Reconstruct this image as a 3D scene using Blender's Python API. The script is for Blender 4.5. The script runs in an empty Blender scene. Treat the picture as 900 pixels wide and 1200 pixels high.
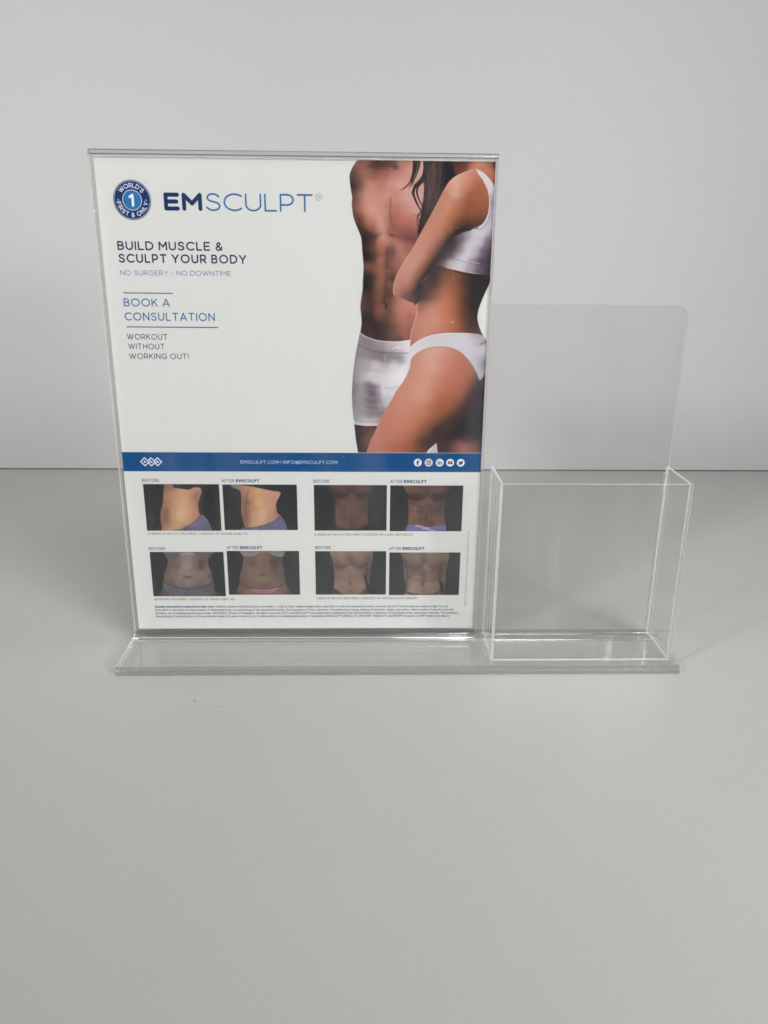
import bpy, bmesh, math, random
import numpy as np
from mathutils import Vector, Matrix

S = bpy.context.scene
C = S.collection
rnd = random.Random(7)
nr = np.random.RandomState(11)

# ------------------------------------------------------------------ camera
CAM = (0.1472, -0.4547, 0.2446)
YAW, PITCH, ROLL, FPX = 1.5368, 19.022, 0.5836, 914.85
yw, pt, rl = map(math.radians, (YAW, PITCH, ROLL))
fwd = Vector((math.sin(yw)*math.cos(pt), math.cos(yw)*math.cos(pt), -math.sin(pt)))
rt = Vector((math.cos(yw), -math.sin(yw), 0)); up = rt.cross(fwd)
R2 = rt*math.cos(rl) + up*math.sin(rl); U2 = -rt*math.sin(rl) + up*math.cos(rl)
cd = bpy.data.cameras.new('camera'); cam = bpy.data.objects.new('camera', cd); C.objects.link(cam)
cam.matrix_world = Matrix(((R2.x, U2.x, -fwd.x, CAM[0]), (R2.y, U2.y, -fwd.y, CAM[1]),
                           (R2.z, U2.z, -fwd.z, CAM[2]), (0, 0, 0, 1)))
cd.sensor_fit = 'VERTICAL'; cd.sensor_height = 24; cd.sensor_width = 18
cd.lens = FPX/1200*24; cd.clip_start = .01; cd.clip_end = 50
S.camera = cam

# ------------------------------------------------------------------ light
w = bpy.data.worlds.new('World'); S.world = w; w.use_nodes = True
w.node_tree.nodes['Background'].inputs[0].default_value = (.93, .97, 1.0, 1)
w.node_tree.nodes['Background'].inputs[1].default_value = 0.04

def area(name, loc, tgt, sx, sy, e, col, spread=180):
    l = bpy.data.lights.new(name, 'AREA'); l.shape = 'RECTANGLE'; l.size = sx; l.size_y = sy
    l.energy = e; l.color = col; l.spread = math.radians(spread)
    o = bpy.data.objects.new(name, l); C.objects.link(o); o.location = loc
    o.rotation_euler = (Vector(tgt)-Vector(loc)).to_track_quat('-Z', 'Y').to_euler()
    return o
area('left_lamp', (-.62, -.70, .72), (-.12, .40, .22), .14, .14, 2.60, (1, .99, .975), 100)
area('right_lamp', (1.0, -.62, .74), (.50, .30, .22), .14, .14, .60, (1, .99, .98), 110)
area('low_right_lamp', (1.0, -.90, .45), (.3, .4, .25), .14, .14, .60, (.99, 1, 1), 110)
area('table_fill', (.90, -.75, .45), (.15, -.15, 0), .14, .14, .55, (1, 1, 1), 80)  # added fill from the right, aimed low to brighten the table
area('far_right_lamp', (.90, -1.0, .90), (.3, .4, .28), .25, .25, .80, (1, 1, 1), 60)
area('overhead_fill', (.55, -.80, 1.3), (.42, -.10, 0), .35, .35, .85, (1, 1, 1), 95)  # added fill overhead, brightens the table in front of the sign
area('front_fill', (.40, -.50, 1.0), (.5, -.35, 0), .30, .30, .48, (1, 1, 1), 80)  # added downward fill for the foreground, stands for no fixture
area('tube_lamp', (.92, -1.6, .90), (.305, 0, 0), .018, .5, .30, (1, 1, 1))

S.view_settings.view_transform = 'Standard'; S.view_settings.look = 'None'
S.view_settings.gamma = 1; S.view_settings.exposure = .18
S.render.engine = 'CYCLES'
S.cycles.max_bounces = 24; S.cycles.transparent_max_bounces = 32; S.cycles.transmission_bounces = 24; S.cycles.glossy_bounces = 12
S.cycles.diffuse_bounces = 5
S.cycles.caustics_reflective = True; S.cycles.caustics_refractive = True; S.cycles.blur_glossy = .3
S.cycles.use_denoising = True; S.cycles.sample_clamp_indirect = 0

# ------------------------------------------------------------------ helpers
def new_mat(name):
    m = bpy.data.materials.new(name); m.use_nodes = True
    return m, m.node_tree.nodes, m.node_tree.links, m.node_tree.nodes['Principled BSDF']

def link_mesh(name, me, mat, parent=None):
    o = bpy.data.objects.new(name, me); C.objects.link(o)
    if mat: me.materials.append(mat)
    if parent: o.parent = parent
    return o

def tag(o, label=None, cat=None, kind=None, group=None):
    if label: o['label'] = label
    if cat: o['category'] = cat
    if kind: o['kind'] = kind
    if group: o['group'] = group

# ------------------------------------------------------------------ table and wall
def surf_material(name, col, rough, scale, bump, tint=.03):
    m, n, l, p = new_mat(name)
    p.inputs['Roughness'].default_value = rough
    p.inputs['Specular IOR Level'].default_value = .35
    tc = n.new('ShaderNodeTexCoord')
    a = n.new('ShaderNodeTexNoise'); a.inputs['Scale'].default_value = scale; a.inputs['Detail'].default_value = 8
    b = n.new('ShaderNodeTexNoise'); b.inputs['Scale'].default_value = 9; b.inputs['Detail'].default_value = 6
    l.new(tc.outputs['Object'], a.inputs['Vector']); l.new(tc.outputs['Object'], b.inputs['Vector'])
    mx = n.new('ShaderNodeMix'); mx.data_type = 'RGBA'
    mx.inputs['A'].default_value = tuple(c*(1-tint) for c in col)+(1,)
    mx.inputs['B'].default_value = tuple(min(1, c*(1+tint)) for c in col)+(1,)
    ad = n.new('ShaderNodeMath'); ad.operation = 'ADD'
    m1 = n.new('ShaderNodeMath'); m1.operation = 'MULTIPLY'; m1.inputs[1].default_value = .55
    m2 = n.new('ShaderNodeMath'); m2.operation = 'MULTIPLY'; m2.inputs[1].default_value = .45
    l.new(a.outputs['Fac'], m1.inputs[0]); l.new(b.outputs['Fac'], m2.inputs[0])
    l.new(m1.outputs[0], ad.inputs[0]); l.new(m2.outputs[0], ad.inputs[1])
    mr = n.new('ShaderNodeMapRange'); mr.inputs['From Min'].default_value = .3; mr.inputs['From Max'].default_value = .7
    l.new(ad.outputs[0], mr.inputs['Value']); l.new(mr.outputs[0], mx.inputs['Factor'])
    l.new(mx.outputs['Result'], p.inputs['Base Color'])
    bp = n.new('ShaderNodeBump'); bp.inputs['Strength'].default_value = bump; bp.inputs['Distance'].default_value = .0006
    l.new(ad.outputs[0], bp.inputs['Height']); l.new(bp.outputs[0], p.inputs['Normal'])
    return m
TABLE = surf_material('white laminate', (.527, .520, .496), .42, 420, .42, .028)
WALL = surf_material('painted wall', (.568, .566, .568), .6, 150, .35, .018)

def box(name, a, b, mat, bevel=0, parent=None):
    bm = bmesh.new(); bmesh.ops.create_cube(bm, size=1)
    for v in bm.verts:
        v.co = Vector([(a[i]+b[i])/2 + v.co[i]*(b[i]-a[i]) for i in range(3)])
    if bevel: bmesh.ops.bevel(bm, geom=bm.edges[:], offset=bevel, segments=3, affect='EDGES')
    me = bpy.data.meshes.new(name); bm.to_mesh(me); bm.free()
    return link_mesh(name, me, mat, parent)

WY = .4001
t = box('table_top', (-1.0, -.78, -.03), (1.35, WY+.05, 0), TABLE, .0012); tag(t, kind='structure')
t = box('wall', (-1.6, WY, .0011), (2.0, WY+.1, 1.5), WALL, .0004); tag(t, kind='structure')

# ------------------------------------------------------------------ acrylic
def acrylic(name, rough=0, bump=0):
    m, n, l, p = new_mat(name)
    p.inputs['Base Color'].default_value = (.985, .992, .985, 1)
    p.inputs['Transmission Weight'].default_value = 1
    p.inputs['IOR'].default_value = 1.49
    p.inputs['Roughness'].default_value = rough
    if bump:
        nz = n.new('ShaderNodeTexNoise'); nz.inputs['Scale'].default_value = 900; nz.inputs['Detail'].default_value = 3
        tc = n.new('ShaderNodeTexCoord'); l.new(tc.outputs['Object'], nz.inputs['Vector'])
        bp = n.new('ShaderNodeBump'); bp.inputs['Strength'].default_value = bump; bp.inputs['Distance'].default_value = .0005
        l.new(nz.outputs['Fac'], bp.inputs['Height']); l.new(bp.outputs[0], p.inputs['Normal'])
    return m
GLASS = acrylic('bent acrylic'); GLASS.node_tree.nodes['Principled BSDF'].inputs['Base Color'].default_value = (.86, .86, .87, 1)  # grey tint puts the dark refractions of the folds into the colour
def clear_face():
    """polished face of a thin clear sheet: Fresnel mirror over see-through"""
    m = bpy.data.materials.new('clear acrylic sheet'); m.use_nodes = True; n = m.node_tree.nodes; l = m.node_tree.links; n.clear()
    out = n.new('ShaderNodeOutputMaterial'); mix = n.new('ShaderNodeMixShader')
    tr = n.new('ShaderNodeBsdfTransparent'); tr.inputs[0].default_value = (.976, .975, .970, 1)
    gl = n.new('ShaderNodeBsdfGlossy'); gl.inputs['Color'].default_value = (1, 1, 1, 1); gl.inputs['Roughness'].default_value = .004
    ge = n.new('ShaderNodeNewGeometry'); dp = n.new('ShaderNodeVectorMath'); dp.operation = 'DOT_PRODUCT'
    l.new(ge.outputs['Normal'], dp.inputs[0]); l.new(ge.outputs['Incoming'], dp.inputs[1])
    def mth(op, a, b=None, va=None, vb=None):
        q = n.new('ShaderNodeMath'); q.operation = op
        if a is not None: l.new(a, q.inputs[0])
        else: q.inputs[0].default_value = va
        if b is not None: l.new(b, q.inputs[1])
        elif vb is not None: q.inputs[1].default_value = vb
        return q.outputs[0]
    a = mth('ABSOLUTE', dp.outputs['Value']); a = mth('SUBTRACT', None, a, va=1.0)
    a = mth('POWER', a, vb=4.4); a = mth('MULTIPLY', a, vb=.961); a = mth('ADD', a, vb=.039)
    l.new(a, mix.inputs[0]); l.new(tr.outputs[0], mix.inputs[1]); l.new(gl.outputs[0], mix.inputs[2]); # faint smears and dust on the surface; the haze doubles as painted glare streaks
    tc = n.new('ShaderNodeTexCoord'); mp = n.new('ShaderNodeMapping'); mp.inputs['Scale'].default_value = (1, 1, .22); mp.inputs['Rotation'].default_value = (0, .35, 0)
    l.new(tc.outputs['Object'], mp.inputs['Vector'])
    nz = n.new('ShaderNodeTexNoise'); nz.inputs['Scale'].default_value = 42; nz.inputs['Detail'].default_value = 5; nz.inputs['Distortion'].default_value = .8
    l.new(mp.outputs[0], nz.inputs['Vector'])
    mr = n.new('ShaderNodeMapRange'); mr.inputs['From Min'].default_value = .46; mr.inputs['From Max'].default_value = .78; mr.inputs['To Max'].default_value = .024
    l.new(nz.outputs['Fac'], mr.inputs['Value'])
    vo = n.new('ShaderNodeTexVoronoi'); vo.inputs['Scale'].default_value = 140; l.new(tc.outputs['Object'], vo.inputs['Vector'])
    ds = mth('LESS_THAN', vo.outputs['Distance'], vb=.045); ds = mth('MULTIPLY', ds, vb=.22)
    sm = mth('ADD', mr.outputs[0], ds)
    df = n.new('ShaderNodeBsdfDiffuse'); df.inputs['Color'].default_value = (.85, .86, .86, 1)
    m2 = n.new('ShaderNodeMixShader'); l.new(sm, m2.inputs[0]); l.new(mix.outputs[0], m2.inputs[1]); l.new(df.outputs[0], m2.inputs[2])
    l.new(m2.outputs[0], out.inputs['Surface'])
    return m
CLEAR = clear_face()
EDGE = acrylic('cut acrylic edge', .32, 1)
for q in EDGE.node_tree.nodes:
    if q.type == 'TEX_NOISE': q.inputs['Scale'].default_value = 260
EDGE.node_tree.nodes['Principled BSDF'].inputs['Transmission Weight'].default_value = .55
EDGE.node_tree.nodes['Principled BSDF'].inputs['Base Color'].default_value = (.95, .95, .94, 1)
FOOTEDGE = acrylic('polished foot edge', .12, .3)
FOOTEDGE.node_tree.nodes['Principled BSDF'].inputs['Transmission Weight'].default_value = .6
FOOTEDGE.node_tree.nodes['Principled BSDF'].inputs['Base Color'].default_value = (.40, .41, .42, 1)  # dark grey stands in for internal reflection the clear faces leave out
GLUE = acrylic('glue line', .25, 1)

LEAN = math.radians(1.0136)
TH = .0024                        # sheet thickness
WF, WT, WB = .2193, .3345, .3378  # sleeve width, back panel width, foot width
DF = .0437                        # foot depth
HH = .2852                        # sleeve height
HB = .2117                        # pocket back panel height
Z0 = .0055

def arc2(cx, cz, r, a0, a1, n):
    return [(cx+r*math.cos(math.radians(a0+(a1-a0)*i/n)), cz+r*math.sin(math.radians(a0+(a1-a0)*i/n))) for i in range(n+1)]

# centre line (y, z) of the folded sheet: front foot, bend, front panel, top fold, back panel, bend, under-foot
yf, yb = -.0017, .0017
rB = .0032
path = [(-DF, .0043)]
path += arc2(yf-rB, .0043+rB, rB, -90, 0, 9)
k0 = len(path)-1
top = Z0+HH-TH/2-abs(yf)
path += arc2(0, top, abs(yf), 180, 0, 12)
rC = .0050
path += arc2(yb-rC, .0014+rC, rC, 0, -90, 10)
path += [(-DF-.0012, .0014)]
def shear(y, z):                  # the lean of the upright above the foot
    return (y + math.tan(LEAN)*max(0, z-Z0), z)
path = [shear(*q) for q in path]
P = np.array(path); seg = np.hypot(*(P[1:]-P[:-1]).T); cum = np.concatenate([[0], np.cumsum(seg)])
TOT = cum[-1]
def sfind(i): return cum[i]
i_bend0, i_bend1 = 1, k0           # front bend
i_top0, i_top1 = k0+1, k0+13
i_bb0 = i_top1+1; i_bb1 = i_bb0+10
def nrm(i):
    a = P[max(0, i-1)]; b = P[i]; c = P[min(len(P)-1, i+1)]
    t1 = (b-a)/(np.linalg.norm(b-a)+1e-12) if i > 0 else (c-b)/np.linalg.norm(c-b)
    t2 = (c-b)/(np.linalg.norm(c-b)+1e-12) if i < len(P)-1 else t1
    n = np.array([-(t1+t2)[1], (t1+t2)[0]]); return n/np.linalg.norm(n)
NR = [nrm(i) for i in range(len(P))]
def at(x, s, off):
    i = int(np.searchsorted(cum, s, side='right')-1); i = min(max(i, 0), len(P)-2)
    f = (s-cum[i])/(cum[i+1]-cum[i]); f = min(max(f, 0), 1)
    q = P[i]*(1-f)+P[i+1]*f; n = NR[i]*(1-f)+NR[i+1]*f; n = n/np.linalg.norm(n)
    q = q+n*off
    return (x, q[0], q[1])

def corner(x, y, r, a0, a1, n=6):
    return [(x+r*math.cos(math.radians(a0+(a1-a0)*i/n)), y+r*math.sin(math.radians(a0+(a1-a0)*i/n))) for i in range(n+1)]
s_f = cum[i_bend0]                 # rear end of the flat foot in front
s_hb = cum[i_bb0] - (HB-.006)      # where the pocket's back panel begins (measured down from the fold)
rr = .007
outl = [(0, 0)] + [(0, TOT)]
outl += [(WB, TOT)]
outl += corner(WT+.0012, cum[i_bb1], .002, 0, -80, 2) if False else []
outl += [(WB, cum[i_bb1]+.004), (WT, cum[i_bb1]-.001)]
outl += [(WT, s_hb+rr)] + corner(WT-rr, s_hb+rr, rr, 0, -90)[1:]
outl += [(WF+.004, s_hb)] + corner(WF+.004, s_hb-.004, .004, 90, 180)[1:]
outl += [(WF, s_f-.0001)]
outl += [(WB, s_f-.0001)]
outl += [(WB, 0)]
bm = bmesh.new()
vs = [bm.verts.new((x, s, 0)) for x, s in outl]
bm.faces.new(vs)
for c in list(cum[1:-1]):
    bmesh.ops.bisect_plane(bm, geom=bm.verts[:]+bm.edges[:]+bm.faces[:], plane_co=(0, c, 0), plane_no=(0, 1, 0), dist=1e-7)
bmesh.ops.remove_doubles(bm, verts=bm.verts[:], dist=1e-6)
ret = bmesh.ops.extrude_face_region(bm, geom=bm.faces[:])
topv = {v for v in ret['geom'] if isinstance(v, bmesh.types.BMVert)}
for v in bm.verts:
    off = TH/2 if v in topv else -TH/2
    v.co = Vector(at(v.co.x, v.co.y, off))
bmesh.ops.recalc_face_normals(bm, faces=bm.faces[:])
me = bpy.data.meshes.new('folded_sheet'); bm.to_mesh(me); bm.free()

holder = bpy.data.objects.new('sign_holder', None); C.objects.link(holder)
tag(holder, 'clear acrylic sign holder with an empty brochure pocket on its right side', 'sign holder')
sheet = link_mesh('folded_sheet', me, GLASS, holder)
bv = sheet.modifiers.new('bevel', 'BEVEL'); bv.width = .00035; bv.segments = 2; bv.limit_method = 'ANGLE'; bv.angle_limit = math.radians(60)
me.materials.append(EDGE); me.materials.append(CLEAR); me.materials.append(FOOTEDGE)
for f in me.polygons:
    f.use_smooth = f.area < 4e-4
    if abs(f.normal.x) > .5: f.material_index = 1      # sawn side edges
    elif abs(f.normal.y) > .9 and f.center.z < .0056: f.material_index = 3   # front edges of the foot
    elif f.area > 4e-4 or (f.center.z < .02 and f.center.y > -.0003): f.material_index = 2             # flat faces and lower bends
me.set_sharp_from_angle(angle=math.radians(35))

# brochure pocket: a front panel glued to the front edges of two side panels, open at the top
PX0, PX1, PD, PH = .2240, .3340, .0385, .1112
pt_ = .0021
yback = yb-TH/2-.0001
pocket = bpy.data.objects.new('brochure_pocket', None); C.objects.link(pocket); pocket.parent = holder
def panel(name, x0, x1, y0, y1, z0, z1):
    """upright sheet, leaning with the back; its narrow cut faces are slightly frosted"""
    bm = bmesh.new(); bmesh.ops.create_cube(bm, size=1)
    for v in bm.verts:
        z = z0 if v.co.z < 0 else z1
        v.co = Vector((x0 if v.co.x < 0 else x1, yback+math.tan(LEAN)*(z-Z0)+(y0 if v.co.y < 0 else y1), z))
    big = max(f.calc_area() for f in bm.faces)
    fr = [f for f in bm.faces if f.calc_area() < big*.5]
    for f in fr: f.material_index = 1
    bmesh.ops.bevel(bm, geom=bm.edges[:], offset=.00028, segments=2, affect='EDGES')
    me = bpy.data.meshes.new(name); bm.to_mesh(me); bm.free()
    o = link_mesh(name, me, CLEAR, pocket); me.materials.append(EDGE); return o
panel('front_panel', PX0, PX1, -PD, -PD+pt_, Z0+.0001, Z0+PH)
panel('side_panel', PX0, PX0+pt_, -PD+pt_+.00005, 0, Z0+.0001, Z0+PH)
panel('side_panel', PX1-pt_, PX1, -PD+pt_+.00005, 0, Z0+.0001, Z0+PH)

def bead(name, a, b, r, parent, jit=.35, n=70):
    """an uneven dried bead of clear glue along a seam"""
    a = Vector(a); b = Vector(b); d = (b-a).normalized()
    u = d.orthogonal().normalized(); v = d.cross(u)
    bm = bmesh.new(); rings = []
    for i in range(n+1):
        c = a.lerp(b, i/n); rad = r*(1+jit*(rnd.random()*2-1)) * (.3 if i in (0, n) else 1)
        rings.append([bm.verts.new(c+(u*math.cos(q)+v*math.sin(q))*rad) for q in [k*math.pi/3 for k in range(6)]])
    for i in range(n):
        for k in range(6):
            bm.faces.new((rings[i][k], rings[i][(k+1) % 6], rings[i+1][(k+1) % 6], rings[i+1][k]))
    bm.faces.new(rings[0][::-1]); bm.faces.new(rings[-1])
    me = bpy.data.meshes.new(name); bm.to_mesh(me); bm.free()
    for f in me.polygons: f.use_smooth = True
    return link_mesh(name, me, GLUE, parent)
def bk(z): return yback+math.tan(LEAN)*(z-Z0)
bead('glue_seam', (PX1-pt_-.0005, bk(Z0+.003)-.0005, Z0+.003), (PX1-pt_-.0005, bk(Z0+PH)-.0005, Z0+PH-.002), .00055, pocket)
bead('glue_seam', (PX0+pt_+.0005, bk(Z0+.003)-.0005, Z0+.003), (PX0+pt_+.0005, bk(Z0+PH)-.0005, Z0+PH-.002), .00055, pocket)
#ART0
# ------------------------------------------------------------------ the printed poster, drawn by numpy
PWm, PHm = 215.9, 279.4
TS = 6.0                                   # texels per millimetre
def homog(src, dst):
    A = []
    for (x, y), (u, v) in zip(src, dst):
        A.append([x, y, 1, 0, 0, 0, -u*x, -u*y, u]); A.append([0, 0, 0, x, y, 1, -v*x, -v*y, v])
    A = np.array(A, float); h = np.linalg.solve(A[:, :8], A[:, 8]); return np.append(h, 1).reshape(3, 3)
# measured corners of the sheet, and millimetres on the sheet
QC = [(109.5, 183.4), (580, 187.3), (557, 735), (161, 739)]
HM = homog(QC, [(0, 0), (PWm, 0), (PWm, PHm), (0, PHm)])
HI = np.linalg.inv(HM)
def mm(x, y):
    q = HM @ np.array([x, y, 1.0]); return q[0]/q[2], q[1]/q[2]

def lin(c):
    c = np.asarray(c, float)/255
    return np.where(c <= .04045, c/12.92, ((c+.055)/1.055)**2.4)

class Canvas:
    """a patch of paper: units x0..x1, y0..y1, k texels per unit"""
    def __init__(s, x0, y0, x1, y1, k, bg=(209, 211, 207)):
        s.x0, s.y0, s.k = x0, y0, k
        s.w, s.h = int(round((x1-x0)*k)), int(round((y1-y0)*k))
        s.a = np.ones((s.h, s.w, 3), np.float32)*np.array(bg, np.float32)
    def box(s, X0, Y0, X1, Y1):
        i0 = max(0, int((X0-s.x0)*s.k)-1); i1 = min(s.w, int((X1-s.x0)*s.k)+2)
        j0 = max(0, int((Y0-s.y0)*s.k)-1); j1 = min(s.h, int((Y1-s.y0)*s.k)+2)
        return i0, j0, max(i1, i0), max(j1, j0)
    def grid(s, i0, j0, i1, j1):
        return ((np.arange(i0, i1)+.5)/s.k+s.x0)[None, :], ((np.arange(j0, j1)+.5)/s.k+s.y0)[:, None]
    def put(s, b, al, col):
        i0, j0, i1, j1 = b
        al = al[..., None]; v = s.a[j0:j1, i0:i1]
        v += (np.asarray(col, np.float32)-v)*al
    def mask(s, poly, soft=0):
        """coverage of a polygon on the whole canvas"""
        m = np.zeros((s.h, s.w), np.float32)
        q = np.array(poly, float); ss = 3
        X = (q[:, 0]-s.x0)*s.k; Y = (q[:, 1]-s.y0)*s.k
        j0 = max(0, int(Y.min())); j1 = min(s.h, int(Y.max())+1)
        px = np.arange(s.w)
        for j in range(j0, j1):
            for t in range(ss):
                y = j+(t+.5)/ss
                a, b = Y, np.roll(Y, -1)
                c = (a <= y) != (b <= y)
                if not c.any(): continue
                xs = np.sort((X+(y-a)/(b-a+1e-12)*(np.roll(X, -1)-X))[c])
                for u, v in zip(xs[::2], xs[1::2]):
                    m[j] += np.clip(np.minimum(px+1, v)-np.maximum(px, u), 0, 1)/ss
        if soft: m = blur(m, soft*s.k)
        return m
    def stroke(s, pts, wd, col, al=1, soft=None, m=None, w1=None):
        q = np.array(pts, float); sf = soft if soft else 1.0/s.k
        pad = max(wd, w1 or 0)/2+sf*2.2
        b = s.box(q[:, 0].min()-pad, q[:, 1].min()-pad, q[:, 0].max()+pad, q[:, 1].max()+pad)
        if b[2] <= b[0] or b[3] <= b[1]: return
        X, Y = s.grid(*b); D = None; n = len(q)
        for i in range(n-1):
            (ax, ay), (bx, by) = q[i], q[i+1]; dx, dy = bx-ax, by-ay; L = dx*dx+dy*dy+1e-12
            t = np.clip(((X-ax)*dx+(Y-ay)*dy)/L, 0, 1)
            r = wd/2 if w1 is None else (wd+(w1-wd)*(i+t)/(n-1))/2
            d = np.hypot(X-ax-t*dx, Y-ay-t*dy)-r
            D = d if D is None else np.minimum(D, d)
        if soft: c = 1/(1+np.exp(np.clip(D/soft*2.2, -30, 30)))
        else: c = np.clip(.5-D*s.k, 0, 1)
        c = c*al
        if m is not None: c = c*m[b[1]:b[3], b[0]:b[2]]
        s.put(b, c, col)
    def blob(s, x, y, rx, ry, col, al=1, m=None, ang=0):
        R = max(rx, ry)*2.4; b = s.box(x-R, y-R, x+R, y+R)
        if b[2] <= b[0] or b[3] <= b[1]: return
        X, Y = s.grid(*b); ca, sa = math.cos(math.radians(ang)), math.sin(math.radians(ang))
        u = ((X-x)*ca+(Y-y)*sa)/rx; v = (-(X-x)*sa+(Y-y)*ca)/ry
        c = np.exp(-(u*u+v*v))*al
        if m is not None: c = c*m[b[1]:b[3], b[0]:b[2]]
        s.put(b, c, col)
    def disc(s, x, y, r, col, al=1):
        b = s.box(x-r, y-r, x+r, y+r); X, Y = s.grid(*b)
        s.put(b, np.clip((r-np.hypot(X-x, Y-y))*s.k+.5, 0, 1)*al, col)
    def rect(s, X0, Y0, X1, Y1, col, al=1):
        b = s.box(X0, Y0, X1, Y1); X, Y = s.grid(*b); k = s.k
        c = np.clip((X-X0)*k+.5, 0, 1)*np.clip((X1-X)*k+.5, 0, 1)*np.clip((Y-Y0)*k+.5, 0, 1)*np.clip((Y1-Y)*k+.5, 0, 1)
        s.put(b, c*al, col)
    def field(s, m, samples, sig):
        """smooth shading between colour samples (x, y, r, g, b) inside a mask"""
        st = max(1, int(s.k*1.0)); h, w = (s.h+st-1)//st+1, (s.w+st-1)//st+1
        X = (np.arange(w)*st/s.k+s.x0)[None, :]; Y = (np.arange(h)*st/s.k+s.y0)[:, None]
        XX = X+.16*sig*(np.sin(Y*.71/sig*2+X*.31/sig)*.6+np.sin(Y*1.9/sig-X*.8/sig+2)*.35); YY = Y+.16*sig*(np.sin(X*.83/sig*2-Y*.37/sig+1)*.6+np.sin(X*1.7/sig+Y*.9/sig)*.35)
        num = np.zeros((h, w, 3)); den = np.zeros((h, w, 1))
        for q in samples:
            x, y, c = q[0], q[1], np.array(q[2:5], float); g = sig*(q[5] if len(q) > 5 else 1)
            d2 = (XX-x)**2+(YY-y)**2
            wt = (np.exp(-d2/(2*g*g))+1e-5/(1+d2/400))[..., None]
            num += wt*c; den += wt
        f = num/den
        jj = np.clip(np.arange(s.h)/st, 0, h-1.001); ii = np.clip(np.arange(s.w)/st, 0, w-1.001)
        j = jj.astype(int); i = ii.astype(int); fj = (jj-j)[:, None, None]; fi = (ii-i)[None, :, None]
        F = (f[j][:, i]*(1-fj)*(1-fi)+f[j+1][:, i]*fj*(1-fi)+f[j][:, i+1]*(1-fj)*fi+f[j+1][:, i+1]*fj*fi)
        s.a += (F.astype(np.float32)-s.a)*m[..., None]
def blur(m, sg):
    if sg < .3: return m
    r = int(sg*2.6)+1; k = np.exp(-np.arange(-r, r+1)**2/(2*sg*sg)); k /= k.sum()
    for ax in (0, 1):
        p = np.pad(m, [(r, r) if a == ax else (0, 0) for a in range(m.ndim)], mode='edge')
        o = np.zeros_like(m)
        for i, kk in enumerate(k):
            o += kk*(p[i:i+m.shape[0]] if ax == 0 else p[:, i:i+m.shape[1]])
        m = o
    return m
def curve(p, n=7, closed=False):
    q = [np.array(a, float) for a in p]; N = len(q); o = []
    for i in range(N if closed else N-1):
        a, b, c, d = (q[(i-1) % N] if closed or i > 0 else q[i]), q[i], q[(i+1) % N], (q[(i+2) % N] if closed or i+2 < N else q[(i+1) % N])
        for t in np.arange(n)/n:
            o.append(.5*((2*b)+(c-a)*t+(2*a-5*b+4*c-d)*t*t+(-a+3*b-3*c+d)*t**3))
    if not closed: o.append(q[-1])
    return [tuple(v) for v in o]

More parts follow.
